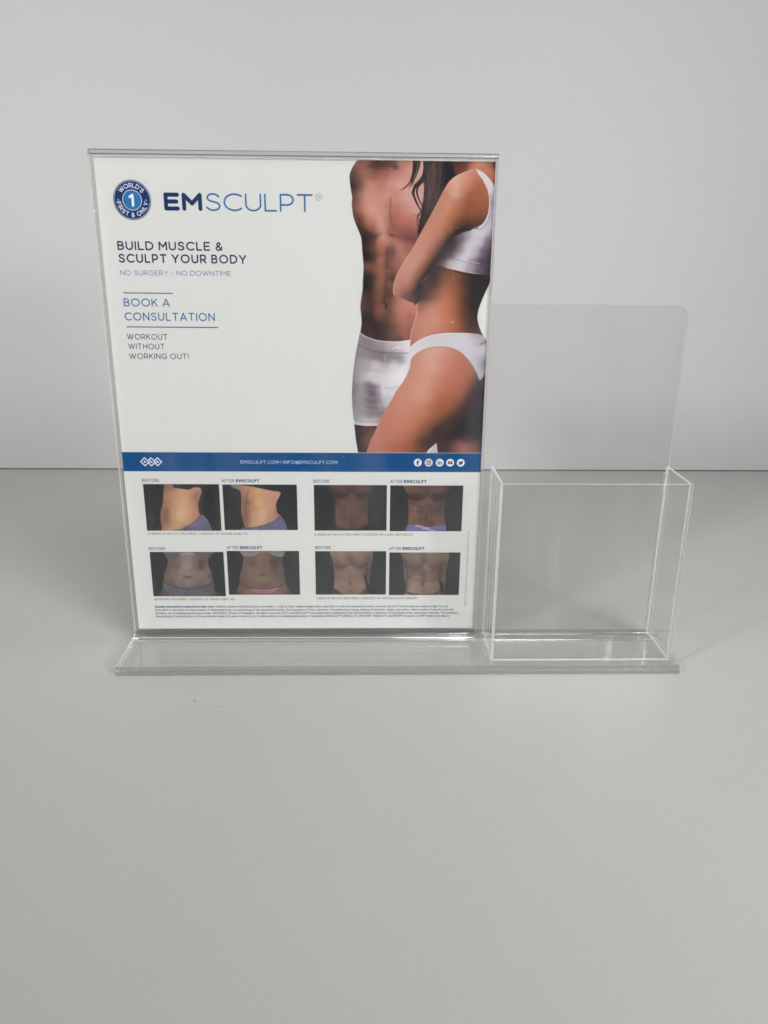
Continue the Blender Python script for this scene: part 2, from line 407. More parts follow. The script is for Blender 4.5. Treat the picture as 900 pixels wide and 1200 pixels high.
# ---------- stroke lettering, cap height 1, y up
def ac(cx, cy, rx, ry, a0, a1, n=12):
    return [(cx+rx*math.cos(math.radians(a0+(a1-a0)*i/n)), cy+ry*math.sin(math.radians(a0+(a1-a0)*i/n))) for i in range(n+1)]
G = {
 'A': (.84, [[(0, 0), (.42, 1), (.84, 0)], [(.14, .3), (.70, .3)]]),
 'B': (.62, [[(0, 0), (0, 1), (.33, 1)]+ac(.33, .765, .235, .235, 90, -90)+[(0, .53)], [(.33, .53)]+ac(.36, .265, .265, .265, 90, -90)+[(0, 0)]]),
 'C': (.84, [ac(.5, .5, .5, .5, 48, 312, 20)]),
 'D': (.80, [[(0, 0), (0, 1), (.3, 1)]+ac(.3, .5, .5, .5, 90, -90, 16)+[(0, 0)]]),
 'E': (.60, [[(.6, 1), (0, 1), (0, 0), (.6, 0)], [(0, .51), (.54, .51)]]),
 'F': (.58, [[(.58, 1), (0, 1), (0, 0)], [(0, .49), (.52, .49)]]),
 'G': (.90, [ac(.5, .5, .5, .5, 48, 318, 20)+[(.88, .18), (.88, .47), (.52, .47)]]),
 'H': (.72, [[(0, 0), (0, 1)], [(.72, 0), (.72, 1)], [(0, .51), (.72, .51)]]),
 'I': (.0, [[(0, 0), (0, 1)]]),
 'J': (.5, [[(.5, 1), (.5, .26)]+ac(.25, .26, .25, .26, 0, -155)]),
 'K': (.66, [[(0, 0), (0, 1)], [(.64, 1), (0, .38)], [(.24, .6), (.66, 0)]]),
 'L': (.54, [[(0, 1), (0, 0), (.54, 0)]]),
 'M': (.84, [[(0, 0), (0, 1), (.42, .38), (.84, 1), (.84, 0)]]),
 'N': (.74, [[(0, 0), (0, 1), (.74, 0), (.74, 1)]]),
 'O': (1.0, [ac(.5, .5, .5, .5, 0, 360, 26)]),
 'P': (.62, [[(0, 0), (0, 1), (.31, 1)]+ac(.31, .685, .31, .315, 90, -90)+[(0, .37)]]),
 'Q': (1.0, [ac(.5, .5, .5, .5, 0, 360, 26), [(.6, .3), (.94, -.04)]]),
 'R': (.64, [[(0, 0), (0, 1), (.33, 1)]+ac(.33, .695, .30, .305, 90, -90)+[(0, .39)], [(.33, .39), (.64, 0)]]),
 'S': (.64, [curve([(.60, .83), (.48, .95), (.31, 1.0), (.12, .94), (.04, .77), (.13, .60), (.33, .52), (.53, .44), (.63, .26), (.54, .07), (.32, 0), (.14, .04), (0, .17)], 4)]),
 'T': (.70, [[(0, 1), (.7, 1)], [(.35, 1), (.35, 0)]]),
 'U': (.72, [[(0, 1), (0, .36)]+ac(.36, .36, .36, .36, 180, 360)+[(.72, 1)]]),
 'V': (.82, [[(0, 1), (.41, 0), (.82, 1)]]),
 'W': (1.24, [[(0, 1), (.32, 0), (.62, .98), (.92, 0), (1.24, 1)]]),
 'X': (.74, [[(0, 0), (.74, 1)], [(0, 1), (.74, 0)]]),
 'Y': (.78, [[(0, 1), (.39, .42), (.78, 1)], [(.39, .42), (.39, 0)]]),
 'Z': (.66, [[(0, 1), (.66, 1), (0, 0), (.66, 0)]]),
 '&': (.72, [curve([(.70, .02), (.36, .40), (.16, .66), (.16, .84), (.32, 1.0), (.49, .86), (.44, .68), (.12, .42), (.03, .22), (.14, .03), (.36, 0), (.56, .14), (.70, .42)], 4)]),
 '!': (.0, [[(0, 1), (0, .3)], [(0, .0), (0, .01)]]), '.': (.0, [[(0, 0), (0, .01)]]), ',': (.04, [[(.04, .02), (0, -.16)]]),
 "'": (.0, [[(0, 1), (0, .74)]]), '-': (.32, [[(0, .42), (.32, .42)]]), '+': (.4, [[(0, .42), (.4, .42)], [(.2, .22), (.2, .62)]]),
 '|': (.0, [[(0, 1), (0, 0)]]), ':': (.0, [[(0, 0), (0, .01)], [(0, .6), (0, .61)]]), '/': (.4, [[(0, -.05), (.4, 1)]]),
 '@': (1.0, [ac(.5, .42, .5, .5, -50, 300, 22), ac(.5, .42, .22, .22, 0, 360), [(.72, .62), (.72, .3), (.86, .24), (.98, .36)]]),
 '1': (.26, [[(0, .86), (.24, 1), (.24, 0)]]), '2': (.6, [ac(.3, .7, .29, .3, 160, -20)+[(0, 0), (.6, 0)]]),
 '4': (.68, [[(.52, 0), (.52, 1), (0, .26), (.68, .26)]]), '5': (.6, [[(.54, 1), (.1, 1), (.06, .58)]+ac(.28, .31, .31, .31, 110, -150)]),
 '8': (.62, [ac(.31, .75, .25, .25, 0, 360), ac(.31, .26, .3, .26, 0, 360)]), '9': (.62, [ac(.31, .68, .3, .32, 0, 360), [(.61, .68), (.5, .2), (.2, 0)]]),
 '0': (.66, [ac(.33, .5, .33, .5, 0, 360, 20)]),
 '\u00ae': (.5, [ac(.25, .78, .25, .25, 0, 360), [(.18, .66), (.18, .9), (.3, .9), (.3, .78), (.18, .78)], [(.26, .78), (.33, .66)]]),
 '\u00a9': (1.0, [ac(.5, .5, .5, .5, 0, 360), ac(.5, .5, .24, .26, 50, 310)]),
 '\u2122': (.7, [[(0, 1), (.3, 1)], [(.15, 1), (.15, .6)], [(.38, .6), (.38, 1), (.54, .75), (.7, 1), (.7, .6)]]),
}
xh = .70
def bowl(flip=False): return ac(.28, xh/2, .28, xh/2, 0, 360, 14)
LOW = {
 'a': (.56, [bowl(), [(.56, xh), (.56, 0)]]), 'b': (.56, [bowl(), [(0, 1.04), (0, 0)]]), 'c': (.48, [ac(.28, xh/2, .28, xh/2, 50, 310)]),
 'd': (.56, [bowl(), [(.56, 1.04), (.56, 0)]]), 'e': (.56, [[(.0, .35), (.56, .35)]+ac(.28, xh/2, .28, xh/2, 0, 310)]),
 'f': (.32, [[(.32, 1.04), (.2, 1.0), (.12, .86), (.12, 0)], [(0, xh), (.3, xh)]]), 'g': (.56, [bowl(), [(.56, xh), (.56, -.08), (.4, -.26), (.05, -.2)]]),
 'h': (.5, [[(0, 1.04), (0, 0)], [(0, .4)]+ac(.25, .45, .25, .25, 180, 0)+[(.5, 0)]]), 'i': (0, [[(0, xh), (0, 0)], [(0, .96), (0, .97)]]),
 'j': (.1, [[(.1, xh), (.1, -.15), (-.05, -.25)], [(.1, .96), (.1, .97)]]), 'k': (.46, [[(0, 1.04), (0, 0)], [(.44, xh), (0, .25)], [(.18, .42), (.46, 0)]]),
 'l': (0, [[(0, 1.04), (0, 0)]]), 'm': (.84, [[(0, xh), (0, 0)], ac(.21, .48, .21, .22, 180, 0)+[(.42, 0)], ac(.63, .48, .21, .22, 180, 0)+[(.84, 0)]]),
 'n': (.5, [[(0, xh), (0, 0)], ac(.25, .45, .25, .25, 180, 0)+[(.5, 0)]]), 'o': (.6, [ac(.3, xh/2, .3, xh/2, 0, 360, 14)]),
 'p': (.56, [bowl(), [(0, xh), (0, -.26)]]), 'q': (.56, [bowl(), [(.56, xh), (.56, -.26)]]), 'r': (.3, [[(0, xh), (0, 0)], [(0, .42), (.12, .64), (.3, .68)]]),
 's': (.42, [curve([(.4, .6), (.2, .7), (.04, .55), (.2, .38), (.4, .2), (.22, 0), (0, .1)], 3)]), 't': (.32, [[(.12, .95), (.12, .12), (.22, 0), (.32, .02)], [(0, xh), (.32, xh)]]),
 'u': (.5, [[(0, xh), (0, .25)]+ac(.25, .25, .25, .25, 180, 360)+[(.5, xh)], [(.5, .3), (.5, 0)]]), 'v': (.52, [[(0, xh), (.26, 0), (.52, xh)]]),
 'w': (.8, [[(0, xh), (.2, 0), (.4, xh), (.6, 0), (.8, xh)]]), 'x': (.48, [[(0, xh), (.48, 0)], [(0, 0), (.48, xh)]]), 'y': (.52, [[(0, xh), (.26, 0)], [(.52, xh), (.16, -.26)]]), 'z': (.46, [[(0, xh), (.46, xh), (0, 0), (.46, 0)]]),
}
G.update(LOW)
def advance(ch, h, wt, gap):
    return (.34*h) if ch == ' ' else G[ch][0]*h + wt + gap
def set_text(cv, runs, x0, x1, yb, h, col, gap=.2):
    """runs: (text, stroke weight as a part of the cap height, colour or None); letter widths are fitted to x0..x1"""
    chars = [(c, wt*h, cc or col) for tx, wt, cc in runs for c in tx]
    n = len(chars); fix = sum(0 if c == ' ' else wt for c, wt, _ in chars)
    nat = sum((.22 if c == ' ' else G[c][0])*h for c, wt, _ in chars)
    g = gap*h; kx = (x1-x0-fix-g*(n-1))/nat
    if kx < .72: kx = .72; g = (x1-x0-fix-nat*kx)/(n-1)
    if kx > 1.25: kx = 1.25; g = (x1-x0-fix-nat*kx)/(n-1)
    x = x0
    for c, wt, cc in chars:
        if c != ' ':
            for st in G[c][1]:
                pts = [(x+wt/2+px*h*kx, yb-(wt/2+py*(h-wt))) for px, py in st]
                cv.stroke(pts, wt, cc)
        x += (.22*h*kx if c == ' ' else G[c][0]*h*kx+wt)+g

WHITE = (209, 211, 207)
NAVY, MID, SKY = (24, 42, 88), (38, 86, 142), (66, 122, 172)
cv = Canvas(0, 0, PWm, PHm, TS)
def T(runs, pl, pr, hpx, col):
    """px measured on the photograph -> mm on the sheet"""
    a, b = mm(*pl), mm(*pr); c = mm(pl[0], pl[1]-hpx)
    set_text(cv, runs, a[0], b[0], (a[1]+b[1])/2, a[1]-c[1], col)
# headline
a = mm(194, 246); b = mm(238.8, 247.3); c = mm(242, 247.3); d = mm(366.6, 249.8)
yb = (a[1]+d[1])/2; hh = a[1]-mm(194, 225)[1]
set_text(cv, [('EM', .235, None)], mm(192.9,246)[0], mm(237.5,247)[0], yb, hh, (18, 47, 92), .15)
set_text(cv, [('SCULPT', .10, None)], c[0], d[0], yb, hh, (42, 96, 152), .17)
r = mm(373.5, 231); cv.stroke([(r[0]+1.75*math.cos(t/10), r[1]+1.75*math.sin(t/10)) for t in range(0, 64)], .2, (60, 110, 160))
set_text(cv, [('R', .11, None)], r[0]-.62, r[0]+.72, r[1]+.85, 1.7, (60, 110, 160))
T([('BUILD MUSCLE &', .165, None)], (137.9, 293), (261.2, 294.3), 10.4, (24, 34, 78))
T([('SCULPT YOUR BODY', .165, None)], (139.3, 307.4), (289, 309.5), 10.4, (24, 34, 78))
T([('NO SURGERY - NO DOWNTIME', .11, None)], (141, 322.2), (270.8, 323.6), 5.9, (74, 108, 156))
def rule(p, q, col, wd):
    a, b = mm(*p), mm(*q); y = (a[1]+b[1])/2; cv.rect(a[0], y-wd/2, b[0], y+wd/2, col)
rule((144.4, 343.3), (202.3, 343.6), (58, 62, 92), .5); rule((147.9, 382.5), (255.7, 383.6), (58, 62, 92), .5)
T([('BOOK A', .13, None)], (145.1, 358.8), (199.2, 359.5), 9.4, (36, 92, 146))
T([('CONSULTATION', .13, None)], (146.1, 375), (251.9, 376.3), 9.5, (36, 92, 146))
for tx, p, q in (('WORKOUT', (148.6, 397.7), (196.1, 397.7)), ('WITHOUT', (150, 409), (192.7, 409)), ('WORKING OUT!', (151, 420), (221, 420.8))):
    T([(tx, .12, None)], p, q, 6.6, (52, 58, 86))
# band
yb0 = (mm(142.5, 528.8)[1]+mm(566.5, 529.6)[1])/2; yb1 = (mm(144.7, 551.2)[1]+mm(565, 552)[1])/2
cv.rect(-1, yb0, PWm+1, yb1, (19, 76, 128))
bh = (yb0+yb1)/2
T([('EMSCULPT.COM', .13, None), (' ', .12, None), ('|', .13, None), (' ', .12, None), ('INFO@EMSCULPT.COM', .13, None)], (281.9, 542.3), (396, 542.6), 3.9, (200, 212, 226))
# emblem: three linked diamonds
ex0, ex1 = mm(163.8, 540)[0], mm(188.6, 540)[0]; cy = bh; hd = (mm(176, 545.6)[1]-mm(176, 534.8)[1])/2
r = hd-.35; st = ((ex1-ex0)-2*r)/2
W_ = (222, 228, 236)
for i in range(3):
    cx = ex0+r+i*st
    full = [(cx-r, cy), (cx, cy-r), (cx+r, cy), (cx, cy+r), (cx-r, cy)]
    if i == 0: cv.stroke(full, .62, W_)
    else:
        cv.stroke([(cx-r*.55, cy-r*.45), (cx, cy-r), (cx+r, cy), (cx, cy+r), (cx-r*.55, cy+r*.45)], .62, W_)
        cv.stroke([(cx-r*.75, cy+r*.02), (cx-r*.35, cy+r*.4)], .5, W_); cv.stroke([(cx-r*.35, cy-r*.38), (cx, cy-r*.05)], .5, W_)
    if i == 0: cv.stroke([(cx-.45, cy), (cx, cy-.45), (cx+.45, cy), (cx, cy+.45), (cx-.45, cy)], .55, W_)
    else: cv.stroke([(cx-.25, cy+.15), (cx+.2, cy+.45), (cx+.75, cy)], .55, W_)
ICON = []
for k, px in enumerate((490.7, 503.5, 516.5, 528.8, 541.2)):
    x, y = mm(px, 540.5)[0], bh; R = 2.42; ICON.append((x, y, R))
    cv.disc(x, y, R, (214, 222, 232)); K = (26, 30, 40)
    if k == 0:
        cv.stroke([(x-.1, y+1.5), (x-.1, y-.7), (x+.15, y-1.15), (x+.75, y-1.25)], .62, K); cv.stroke([(x-.8, y-.1), (x+.65, y-.1)], .5, K)
    elif k == 1:
        I = (112, 52, 70); q = 1.2
        cv.stroke([(x-q, y-q), (x+q, y-q), (x+q, y+q), (x-q, y+q), (x-q, y-q)], .42, I)
        cv.stroke([(x+.6*math.cos(t/4), y+.6*math.sin(t/4)) for t in range(26)], .36, I); cv.disc(x+.72, y-.72, .2, I)
    elif k == 2:
        K2 = (50, 78, 92)
        cv.stroke([(x-1.0, y-.25), (x-1.0, y+1.1)], .55, K2); cv.disc(x-1.0, y-1.0, .34, K2)
        cv.stroke([(x-.15, y+1.1), (x-.15, y-.3)], .5, K2); cv.stroke([(x-.15, y+.1), (x+.4, y-.35), (x+1.0, y+.05), (x+1.0, y+1.1)], .5, K2)
    elif k == 3:
        cv.stroke([(x-.85, y-.35), (x+.85, y-.35), (x+.85, y+.35), (x-.85, y+.35), (x-.85, y-.35), (x+.8, y+.2)], 1.1, (134, 26, 30))
        m_ = cv.mask([(x-.35, y-.5), (x+.6, y), (x-.35, y+.5)]); cv.put((0, 0, cv.w, cv.h), m_, (220, 215, 215))
    else:
        m_ = cv.mask(curve([(x-1.4, y+1.0), (x-.6, y+.75), (x-1.2, y+.2), (x-1.35, y-.9), (x-.1, y-.35), (x+.3, y-1.1), (x+.95, y-1.0), (x+1.5, y-.95), (x+1.2, y-.4), (x+.8, y+.8), (x-.3, y+1.35)], 4, True))
        cv.put((0, 0, cv.w, cv.h), m_, (42, 66, 100))
# badge
bx, by = mm(155.1, 235.4); BR = (mm(155, 258.6)[1]-mm(155, 212)[1])/2
cv.disc(bx, by, BR, (20, 50, 96)); cv.disc(bx, by, BR-.35, (196, 204, 212)); cv.disc(bx, by, BR-.62, (20, 50, 96))
cv.disc(bx, by, BR*.52, (200, 210, 220)); cv.disc(bx, by, BR*.485, (46, 110, 166))
cv.stroke([(bx-.115*BR, by-.16*BR), (bx+.03*BR, by-.25*BR), (bx+.03*BR, by+.26*BR)], .13*BR, (228, 234, 240))
for sx in (-1, 1): cv.disc(bx+sx*BR*.735, by, .42, (140, 180, 210))
def ring_text(tx, rad, a_mid, h, wt, top):
    wds = [(.3*h if c == ' ' else G[c][0]*h+wt) for c in tx]; gp = .17*h; tot = sum(wds)+gp*(len(tx)-1)
    x = -tot/2
    for c, wd in zip(tx, wds):
        mid = x+wd/2; th = (mid/rad) if top else (-mid/rad)
        if c != ' ':
            for st in G[c][1]:
                pts = []
                for px, py in st:
                    lx = (px-G[c][0]/2)*h; ly = (py-.5)*h
                    if top: ang = math.radians(-90)+th; ox, oy = math.cos(ang), math.sin(ang); tx_, ty_ = -math.sin(ang), math.cos(ang)
                    else: ang = math.radians(90)+th; ox, oy = -math.cos(ang), -math.sin(ang); tx_, ty_ = math.sin(ang), -math.cos(ang)
                    cx_, cy_ = bx+rad*math.cos(ang), by+rad*math.sin(ang)
                    pts.append((cx_+tx_*lx+ox*ly, cy_+ty_*lx+oy*ly))
                cv.stroke(pts, wt, (222, 228, 236))
        x += wd+gp
ring_text("WORLD'S", BR*.735, 0, BR*.20, .38, True)
ring_text('FIRST & ONLY', BR*.735, 0, BR*.20, .38, False)
# captions
LB = (62, 74, 98); LN = (30, 58, 104)
for p, q in (((165.5, 564.7), (185.5, 564.7)), ((367.8, 564.3), (386.7, 564.3)), ((173.1, 645.5), (192.8, 645.5)), ((370, 642.8), (388.5, 642.8))):
    T([('BEFORE', .14, None)], p, q, 3.5, LB)
for p, q in (((259.7, 564.5), (303.7, 564.5)), ((458.3, 564.1), (501, 564.1)), ((265.3, 643.7), (307.5, 643.5)), ((457.5, 643.2), (499, 643.2))):
    T([('AFTER ', .13, LB), ('EMSCULPT', .23, LN)], p, q, 3.6, LB)
for tx, p, q in (('12 WEEKS AFTER 4TH TREATMENT, COURTESY OF: DIANNE BOHN, M.D.', (172, 627.4), (291, 626.6)),
                 ('8 WEEKS AFTER 4TH TREATMENT, COURTESY OF: LASKY AESTHETICS', (369.5, 626.6), (485, 626.6)),
                 ('AFTER 8TH TREATMENT, COURTESY OF: DAVID E KENT, M.D.', (179.5, 705.2), (276, 704.2)),
                 ('1 WEEK AFTER 4TH TREATMENT, COURTESY OF: WEILER PLASTIC SURGERY', (371.5, 702), (491.5, 702))):
    T([(tx, .14, None)], p, q, 2.5, (84, 92, 108))
RG = '\u00ae'
for k, (runs, p, q) in enumerate((
    ([('Results and patient experience may vary.', .24, LN), (' Patients shown in the B&A pictures are within +/- 5 lbs of their original weight unless specified. As with any medical procedure, ask your doctor if the Emsculpt procedure is right for you.', .15, None)], (180.5, 714), (527.8, 710.6)),
    ([('Emsculpt'+RG+' is intended for improvement of abdominal tone, strengthening of the abdominal muscles, development of firmer abdomen. Strengthening, toning, firming of buttocks, thighs, and calves. Improvement of muscle tone and', .15, None)], (180.7, 717.9), (533.6, 714.4)),
    ([('firmness, for strengthening muscles in arms. \u00a92019 BTL Group of Companies. All rights reserved. BTL'+RG+' and EMSCULPT'+RG+' are registered trademarks in the United States of America, the European Union, and other countries. The products,', .15, None)], (181, 721.8), (539.5, 718.1)),
    ([('the methods of manufacture or the use may be subject to one or more U.S. or foreign patents or pending applications. Trademarks EMSCULPT'+RG+', EMSELLA'+RG+', EMTONE'+RG+', EMBODY'+RG+', and HIFEM'+RG+' are parts of EM\u2122 Family of products.', .15, None)], (181.4, 725.7), (529.7, 721.7)))):
    T(runs, p, q, 2.55, (56, 72, 100))
# small print running up the right margin: drawn on a strip, then turned
vs_ = Canvas(0, 0, 52, 2.4, TS)
set_text(vs_, [('EMSCULPT'+RG+' \u00a92019 BTL Group of Companies. All rights reserved.', .13, None)], .3, 51.5, 1.7, 1.25, (122, 130, 142))
vt = np.rot90(vs_.a, 1); vx, vy = mm(549.5, 660)
j0 = int(mm(550, 620)[1]*TS); i0 = int((vx-1.0)*TS)
cv.a[j0:j0+vt.shape[0], i0:i0+vt.shape[1]] = vt

# ---------- photographs on the poster, each on its own small canvas in photograph units, then laid on the sheet
def lay(sub, rectmm, quad=None):
    """warp a sub-canvas onto the sheet inside rectmm; quad = its corners in sub units"""
    X0, Y0, X1, Y1 = rectmm
    i0, i1, j0, j1 = int(X0*TS), int(X1*TS), int(Y0*TS), int(Y1*TS)
    i0 = max(i0, 0); i1 = min(i1, cv.w)
    X = (np.arange(i0, i1)+.5)/TS; Y = (np.arange(j0, j1)+.5)/TS
    Hh = HI if quad is None else homog([(X0, Y0), (X1, Y0), (X1, Y1), (X0, Y1)], quad)
    gx, gy = np.meshgrid(X, Y); q = np.tensordot(Hh, np.stack([gx, gy, np.ones_like(gx)]), 1)
    u = (q[0]/q[2]-sub.x0)*sub.k-.5; v = (q[1]/q[2]-sub.y0)*sub.k-.5
    u = np.clip(u, 0, sub.w-1.001); v = np.clip(v, 0, sub.h-1.001)
    iu, iv = u.astype(int), v.astype(int); fu, fv = (u-iu)[..., None], (v-iv)[..., None]; A = sub.a
    cv.a[j0:j1, i0:i1] = A[iv, iu]*(1-fu)*(1-fv)+A[iv, iu+1]*fu*(1-fv)+A[iv+1, iu]*(1-fu)*fv+A[iv+1, iu+1]*fu*fv
def grain(c, amp, m=None):
    g = nr.randn(c.h//2+1, c.w//2+1).repeat(2, 0).repeat(2, 1)[:c.h, :c.w]*amp
    if m is not None: g = g*m
    c.a += g[..., None].astype(np.float32)

# the couple
f = Canvas(404, 184, 586, 532, 4.5)
man = [(418, 186)] + curve([(418, 188.5), (413, 196), (410, 203), (409.5, 210), (411, 222), (412.5, 231), (412, 238), (413, 248), (415, 257), (419, 267), (423, 277), (424, 286), (424.7, 295), (426, 310), (425.5, 325), (425, 338), (423.5, 348), (422.5, 358), (423.5, 368), (424, 376), (423.2, 384), (422, 390)], 4) + [(424, 420), (500, 420), (500, 186)]
mm_ = f.mask(man, .25)
f.field(mm_, [
 (422,192,112,78,68),(430,192,125,86,76),(437,193,62,46,46),(445,190,72,52,50),(452,190,84,58,54),(460,190,92,66,62),(463,195,58,44,46,.5),(470,190,150,115,105),(476,192,140,90,76),(480,196,168,136,128),
 (412,206,74,54,52),(417,206,98,70,60),(425,203,134,96,84),(437,204,122,84,74),(450,204,130,84,76),(462,204,150,104,94),(474,208,162,120,110),
 (412,218,48,40,42),(417,216,66,50,50),(423,216,134,98,86),(435,218,160,116,102),(447,216,146,100,92),(458,214,164,124,114),(470,216,172,134,124),
 (413,230,58,46,46),(419,230,140,100,88),(430,232,164,124,110),(445,232,158,118,106),(456,230,164,126,114),(462,228,150,108,96),(470,230,166,128,118),(482,232,168,132,124),
 (414,242,92,62,56),(421,243,146,104,88),(434,246,168,128,112),(447,246,160,124,110),(456,243,146,104,90),(463,244,146,98,86),(474,244,160,116,106),(486,244,166,128,120),
 (415,253,62,46,44),(420,256,128,84,70),(432,258,152,106,90),(446,258,172,132,118),(455,256,140,96,82),(461,257,132,84,72),(472,258,150,96,86),(484,258,150,98,90),
 (419,264,42,34,38),(425,266,90,60,52),(437,268,124,82,68),(448,268,172,126,112),(457,270,112,68,58),(468,268,132,82,74),(482,268,128,80,76),
 (427,276,40,34,38),(436,277,72,50,46),(448,276,168,130,116),(458,278,148,102,90),(470,274,112,68,62),(482,275,98,62,62),
 (428,288,44,38,42),(437,290,92,66,54),(446,290,142,92,76),(451,286,150,104,90),(457,292,70,46,44),(466,288,150,106,94),(478,290,126,82,72),
 (429,300,34,32,38),(437,301,52,42,42),(445,303,140,94,76),(450,302,140,98,82),(455,300,84,54,46),(463,302,128,88,74),(472,298,144,98,84),
 (431,312,98,72,60),(436,312,100,72,60),(444,314,132,88,74),(450,314,128,88,74),(454.5,312,66,44,38),(461,312,130,84,72),(468,310,134,90,78),
 (428,322,40,36,42),(436,322,58,46,46),(444,322,118,78,64),(450,322,128,90,74),(456,324,78,54,48),(462,324,76,52,46),(468,320,96,64,56),
 (428,334,34,32,40),(435,332,40,36,42),(444,332,130,92,74),(450,332,110,76,62),(455,334,92,60,52),(462,334,124,84,70),
 (426,346,96,66,58),(432,344,40,34,38),(440,343,104,76,60),(446,344,118,80,64),(451,342,66,44,42),(457,344,72,44,40),(464,350,140,96,80),(474,350,156,110,94),
 (426,358,92,64,56),(433,356,48,38,40),(441,356,100,66,54),(448,358,132,88,74),(452,354,56,38,36),(458,356,112,76,62),(468,360,150,104,88),(480,358,156,108,92),
 (425,370,52,42,44),(433,370,42,36,38),(443,366,110,72,60),(452,368,70,50,44),(461,370,112,76,60),(470,370,146,98,82),(479,372,138,88,76),
 (425,382,66,48,48),(432,384,56,42,42),(443,382,54,40,38),(452,384,58,44,42),(461,384,96,66,56),(470,386,130,86,74),(480,388,124,80,70),
 (445,394,60,44,42),(465,396,80,56,50)], 5.0)
f.stroke(curve([(457.5,232),(457.2,240),(457,248),(458,256),(460,264)]), 1.2, (84, 52, 46), .55, 1.6, mm_)
f.stroke(curve([(421,265),(428,270),(438,276),(446,273)]), 1.5, (48, 38, 40), .45, 2.4, mm_)
f.stroke(curve([(455,272),(460,276),(470,276),(484,279)]), 1.5, (80, 48, 46), .5, 2.2, mm_)
f.stroke(curve([(454,290),(453,302),(453.4,314),(452.5,326),(451,338),(450.5,352)]), 1.4, (60, 40, 36), .6, 1.6, mm_)
f.stroke(curve([(436,297),(442,299),(450,296)]), 1, (60, 44, 42), .3, 1.6, mm_)
f.stroke(curve([(456,324),(464,326),(470,321)]), 1.2, (50, 34, 34), .6, 1.6, mm_)
f.stroke(curve([(450,353),(453,356),(452,360)]), 1.4, (34, 22, 24), .9, 1.0, mm_)
f.stroke(curve([(434,349),(442,353),(449,353)]), .8, (70, 46, 40), .5, 1.0, mm_)
f.blob(420, 258, 3.2, 2.2, (70, 44, 42), .85, mm_, 30); f.blob(418.6, 258.4, .8, .7, (150, 120, 112), .8, mm_)
f.blob(459, 274.5, 2, 1.3, (64, 36, 34), .7, mm_)
# man's shorts
sh = curve([(422.2, 387.5), (429, 392), (440, 396), (450, 397.5), (465, 398), (475, 397), (482, 396)], 4) + [(482, 440), (460, 500)] + curve([(443, 497), (430, 497.3), (416.4, 495.6)], 4) + curve([(415, 490), (413.5, 475), (413, 460), (413.6, 445), (415, 430), (417, 415), (419.5, 402)], 4)
ms = f.mask(sh, .22)
f.field(ms, [(424,394,120,108,112),(432,398,112,100,106),(445,402,128,114,120),(458,403,150,138,144),(468,404,170,164,172),(478,402,182,180,186),
 (421,410,120,108,114),(432,412,116,104,110),(445,414,108,94,104),(452,418,112,98,108),(460,416,118,106,118),(470,417,118,108,118),(478,416,184,186,192),
 (418,426,128,118,126),(430,426,138,128,136),(440,428,162,156,164),(450,428,156,150,158),(462,428,172,172,180),(474,430,182,184,190),
 (416,440,118,108,116),(425,440,146,138,146),(435,440,170,166,174),(444,440,164,160,168),(450,442,172,172,180),(462,442,182,184,190),(472,440,186,188,194),
 (416,455,104,94,104),(424,456,136,128,136),(432,452,96,84,94),(440,456,88,76,88),(448,454,178,178,186),(458,456,172,172,180),(466,456,176,178,184),
 (416,470,110,100,110),(424,470,130,122,130),(432,468,102,90,98),(440,470,96,84,94),(448,470,150,146,154),(456,468,160,160,168),
 (417,484,120,112,120),(425,484,128,120,128),(434,482,110,98,106),(444,482,108,94,100),(450,482,120,108,114),
 (419,494,150,144,150),(430,494,172,168,174),(440,494,160,154,160),(447,492,130,116,120)], 4.6)
f.stroke(curve([(420,402),(430,406.5),(440,410),(450,411.3),(465,411.8),(481,411.5)]), .7, (84, 70, 78), .75, .6, ms)
f.stroke(curve([(422.2,388.6),(429,392.9),(440,396.9),(450,398.4),(465,398.9),(481,397.5)]), .9, (186, 178, 184), .8, .5, ms)
f.stroke([(451.8,414),(451.9,424)], .5, (190, 184, 190), .7, None, ms)
f.stroke(curve([(445,448),(445,458),(446,466),(449,474)]), .8, (100, 86, 98), .45, .8, ms)
f.stroke(curve([(461,407),(465,405.5),(468,405)]), 1.0, (200, 198, 204), .8, .5, ms); f.stroke([(462,408.3),(466,407.6)], .6, (90, 80, 90), .8, None, ms)
for q in ([(430,450),(436,453),(443,452)], [(428,459),(436,462),(444,461)], [(426,474),(436,478),(446,477)], [(428,434),(438,432),(446,434)], [(454,416),(462,418),(471,417)], [(452,452),(460,453),(466,451)], [(436,418),(444,421),(451,422)], [(430,468),(438,471),(446,470)]):
    f.stroke(curve(q), .9, (84, 72, 84), .28, 1.6, ms)
    f.stroke(curve([(x, y+1.8) for x, y in q]), .7, (180, 174, 182), .2, 1.2, ms)
f.stroke(curve([(414.6,489),(425,492),(436,492.5),(448,491)]), .6, (96, 84, 92), .6, .6, ms)
f.stroke(curve([(415.6,494.6),(428,496.4),(443,496.2)]), .7, (196, 192, 198), .7, .5, ms)
f.stroke(curve([(413.2,488),(413,465),(414.6,435),(418.5,408),(421.8,390)]), .8, (70, 60, 68), .7, .9, ms)
# man's leg
lg = f.mask([(415.8, 495), (446, 496), (452, 497), (436, 533), (421, 533), (417.5, 512)], .22)
lg = lg*(1-ms)
f.field(lg, [(418,501,46,36,40),(428,502,72,44,44),(438,504,92,60,54),(445,502,60,42,42),(420,515,42,36,42),(428,516,92,58,54),(436,514,96,62,56),(424,527,48,40,44),(430,527,66,48,48)], 4)
f.stroke([(415, 498), (446, 498)], 1.4, (52, 36, 38), .7, 1.2, lg*(1-ms))
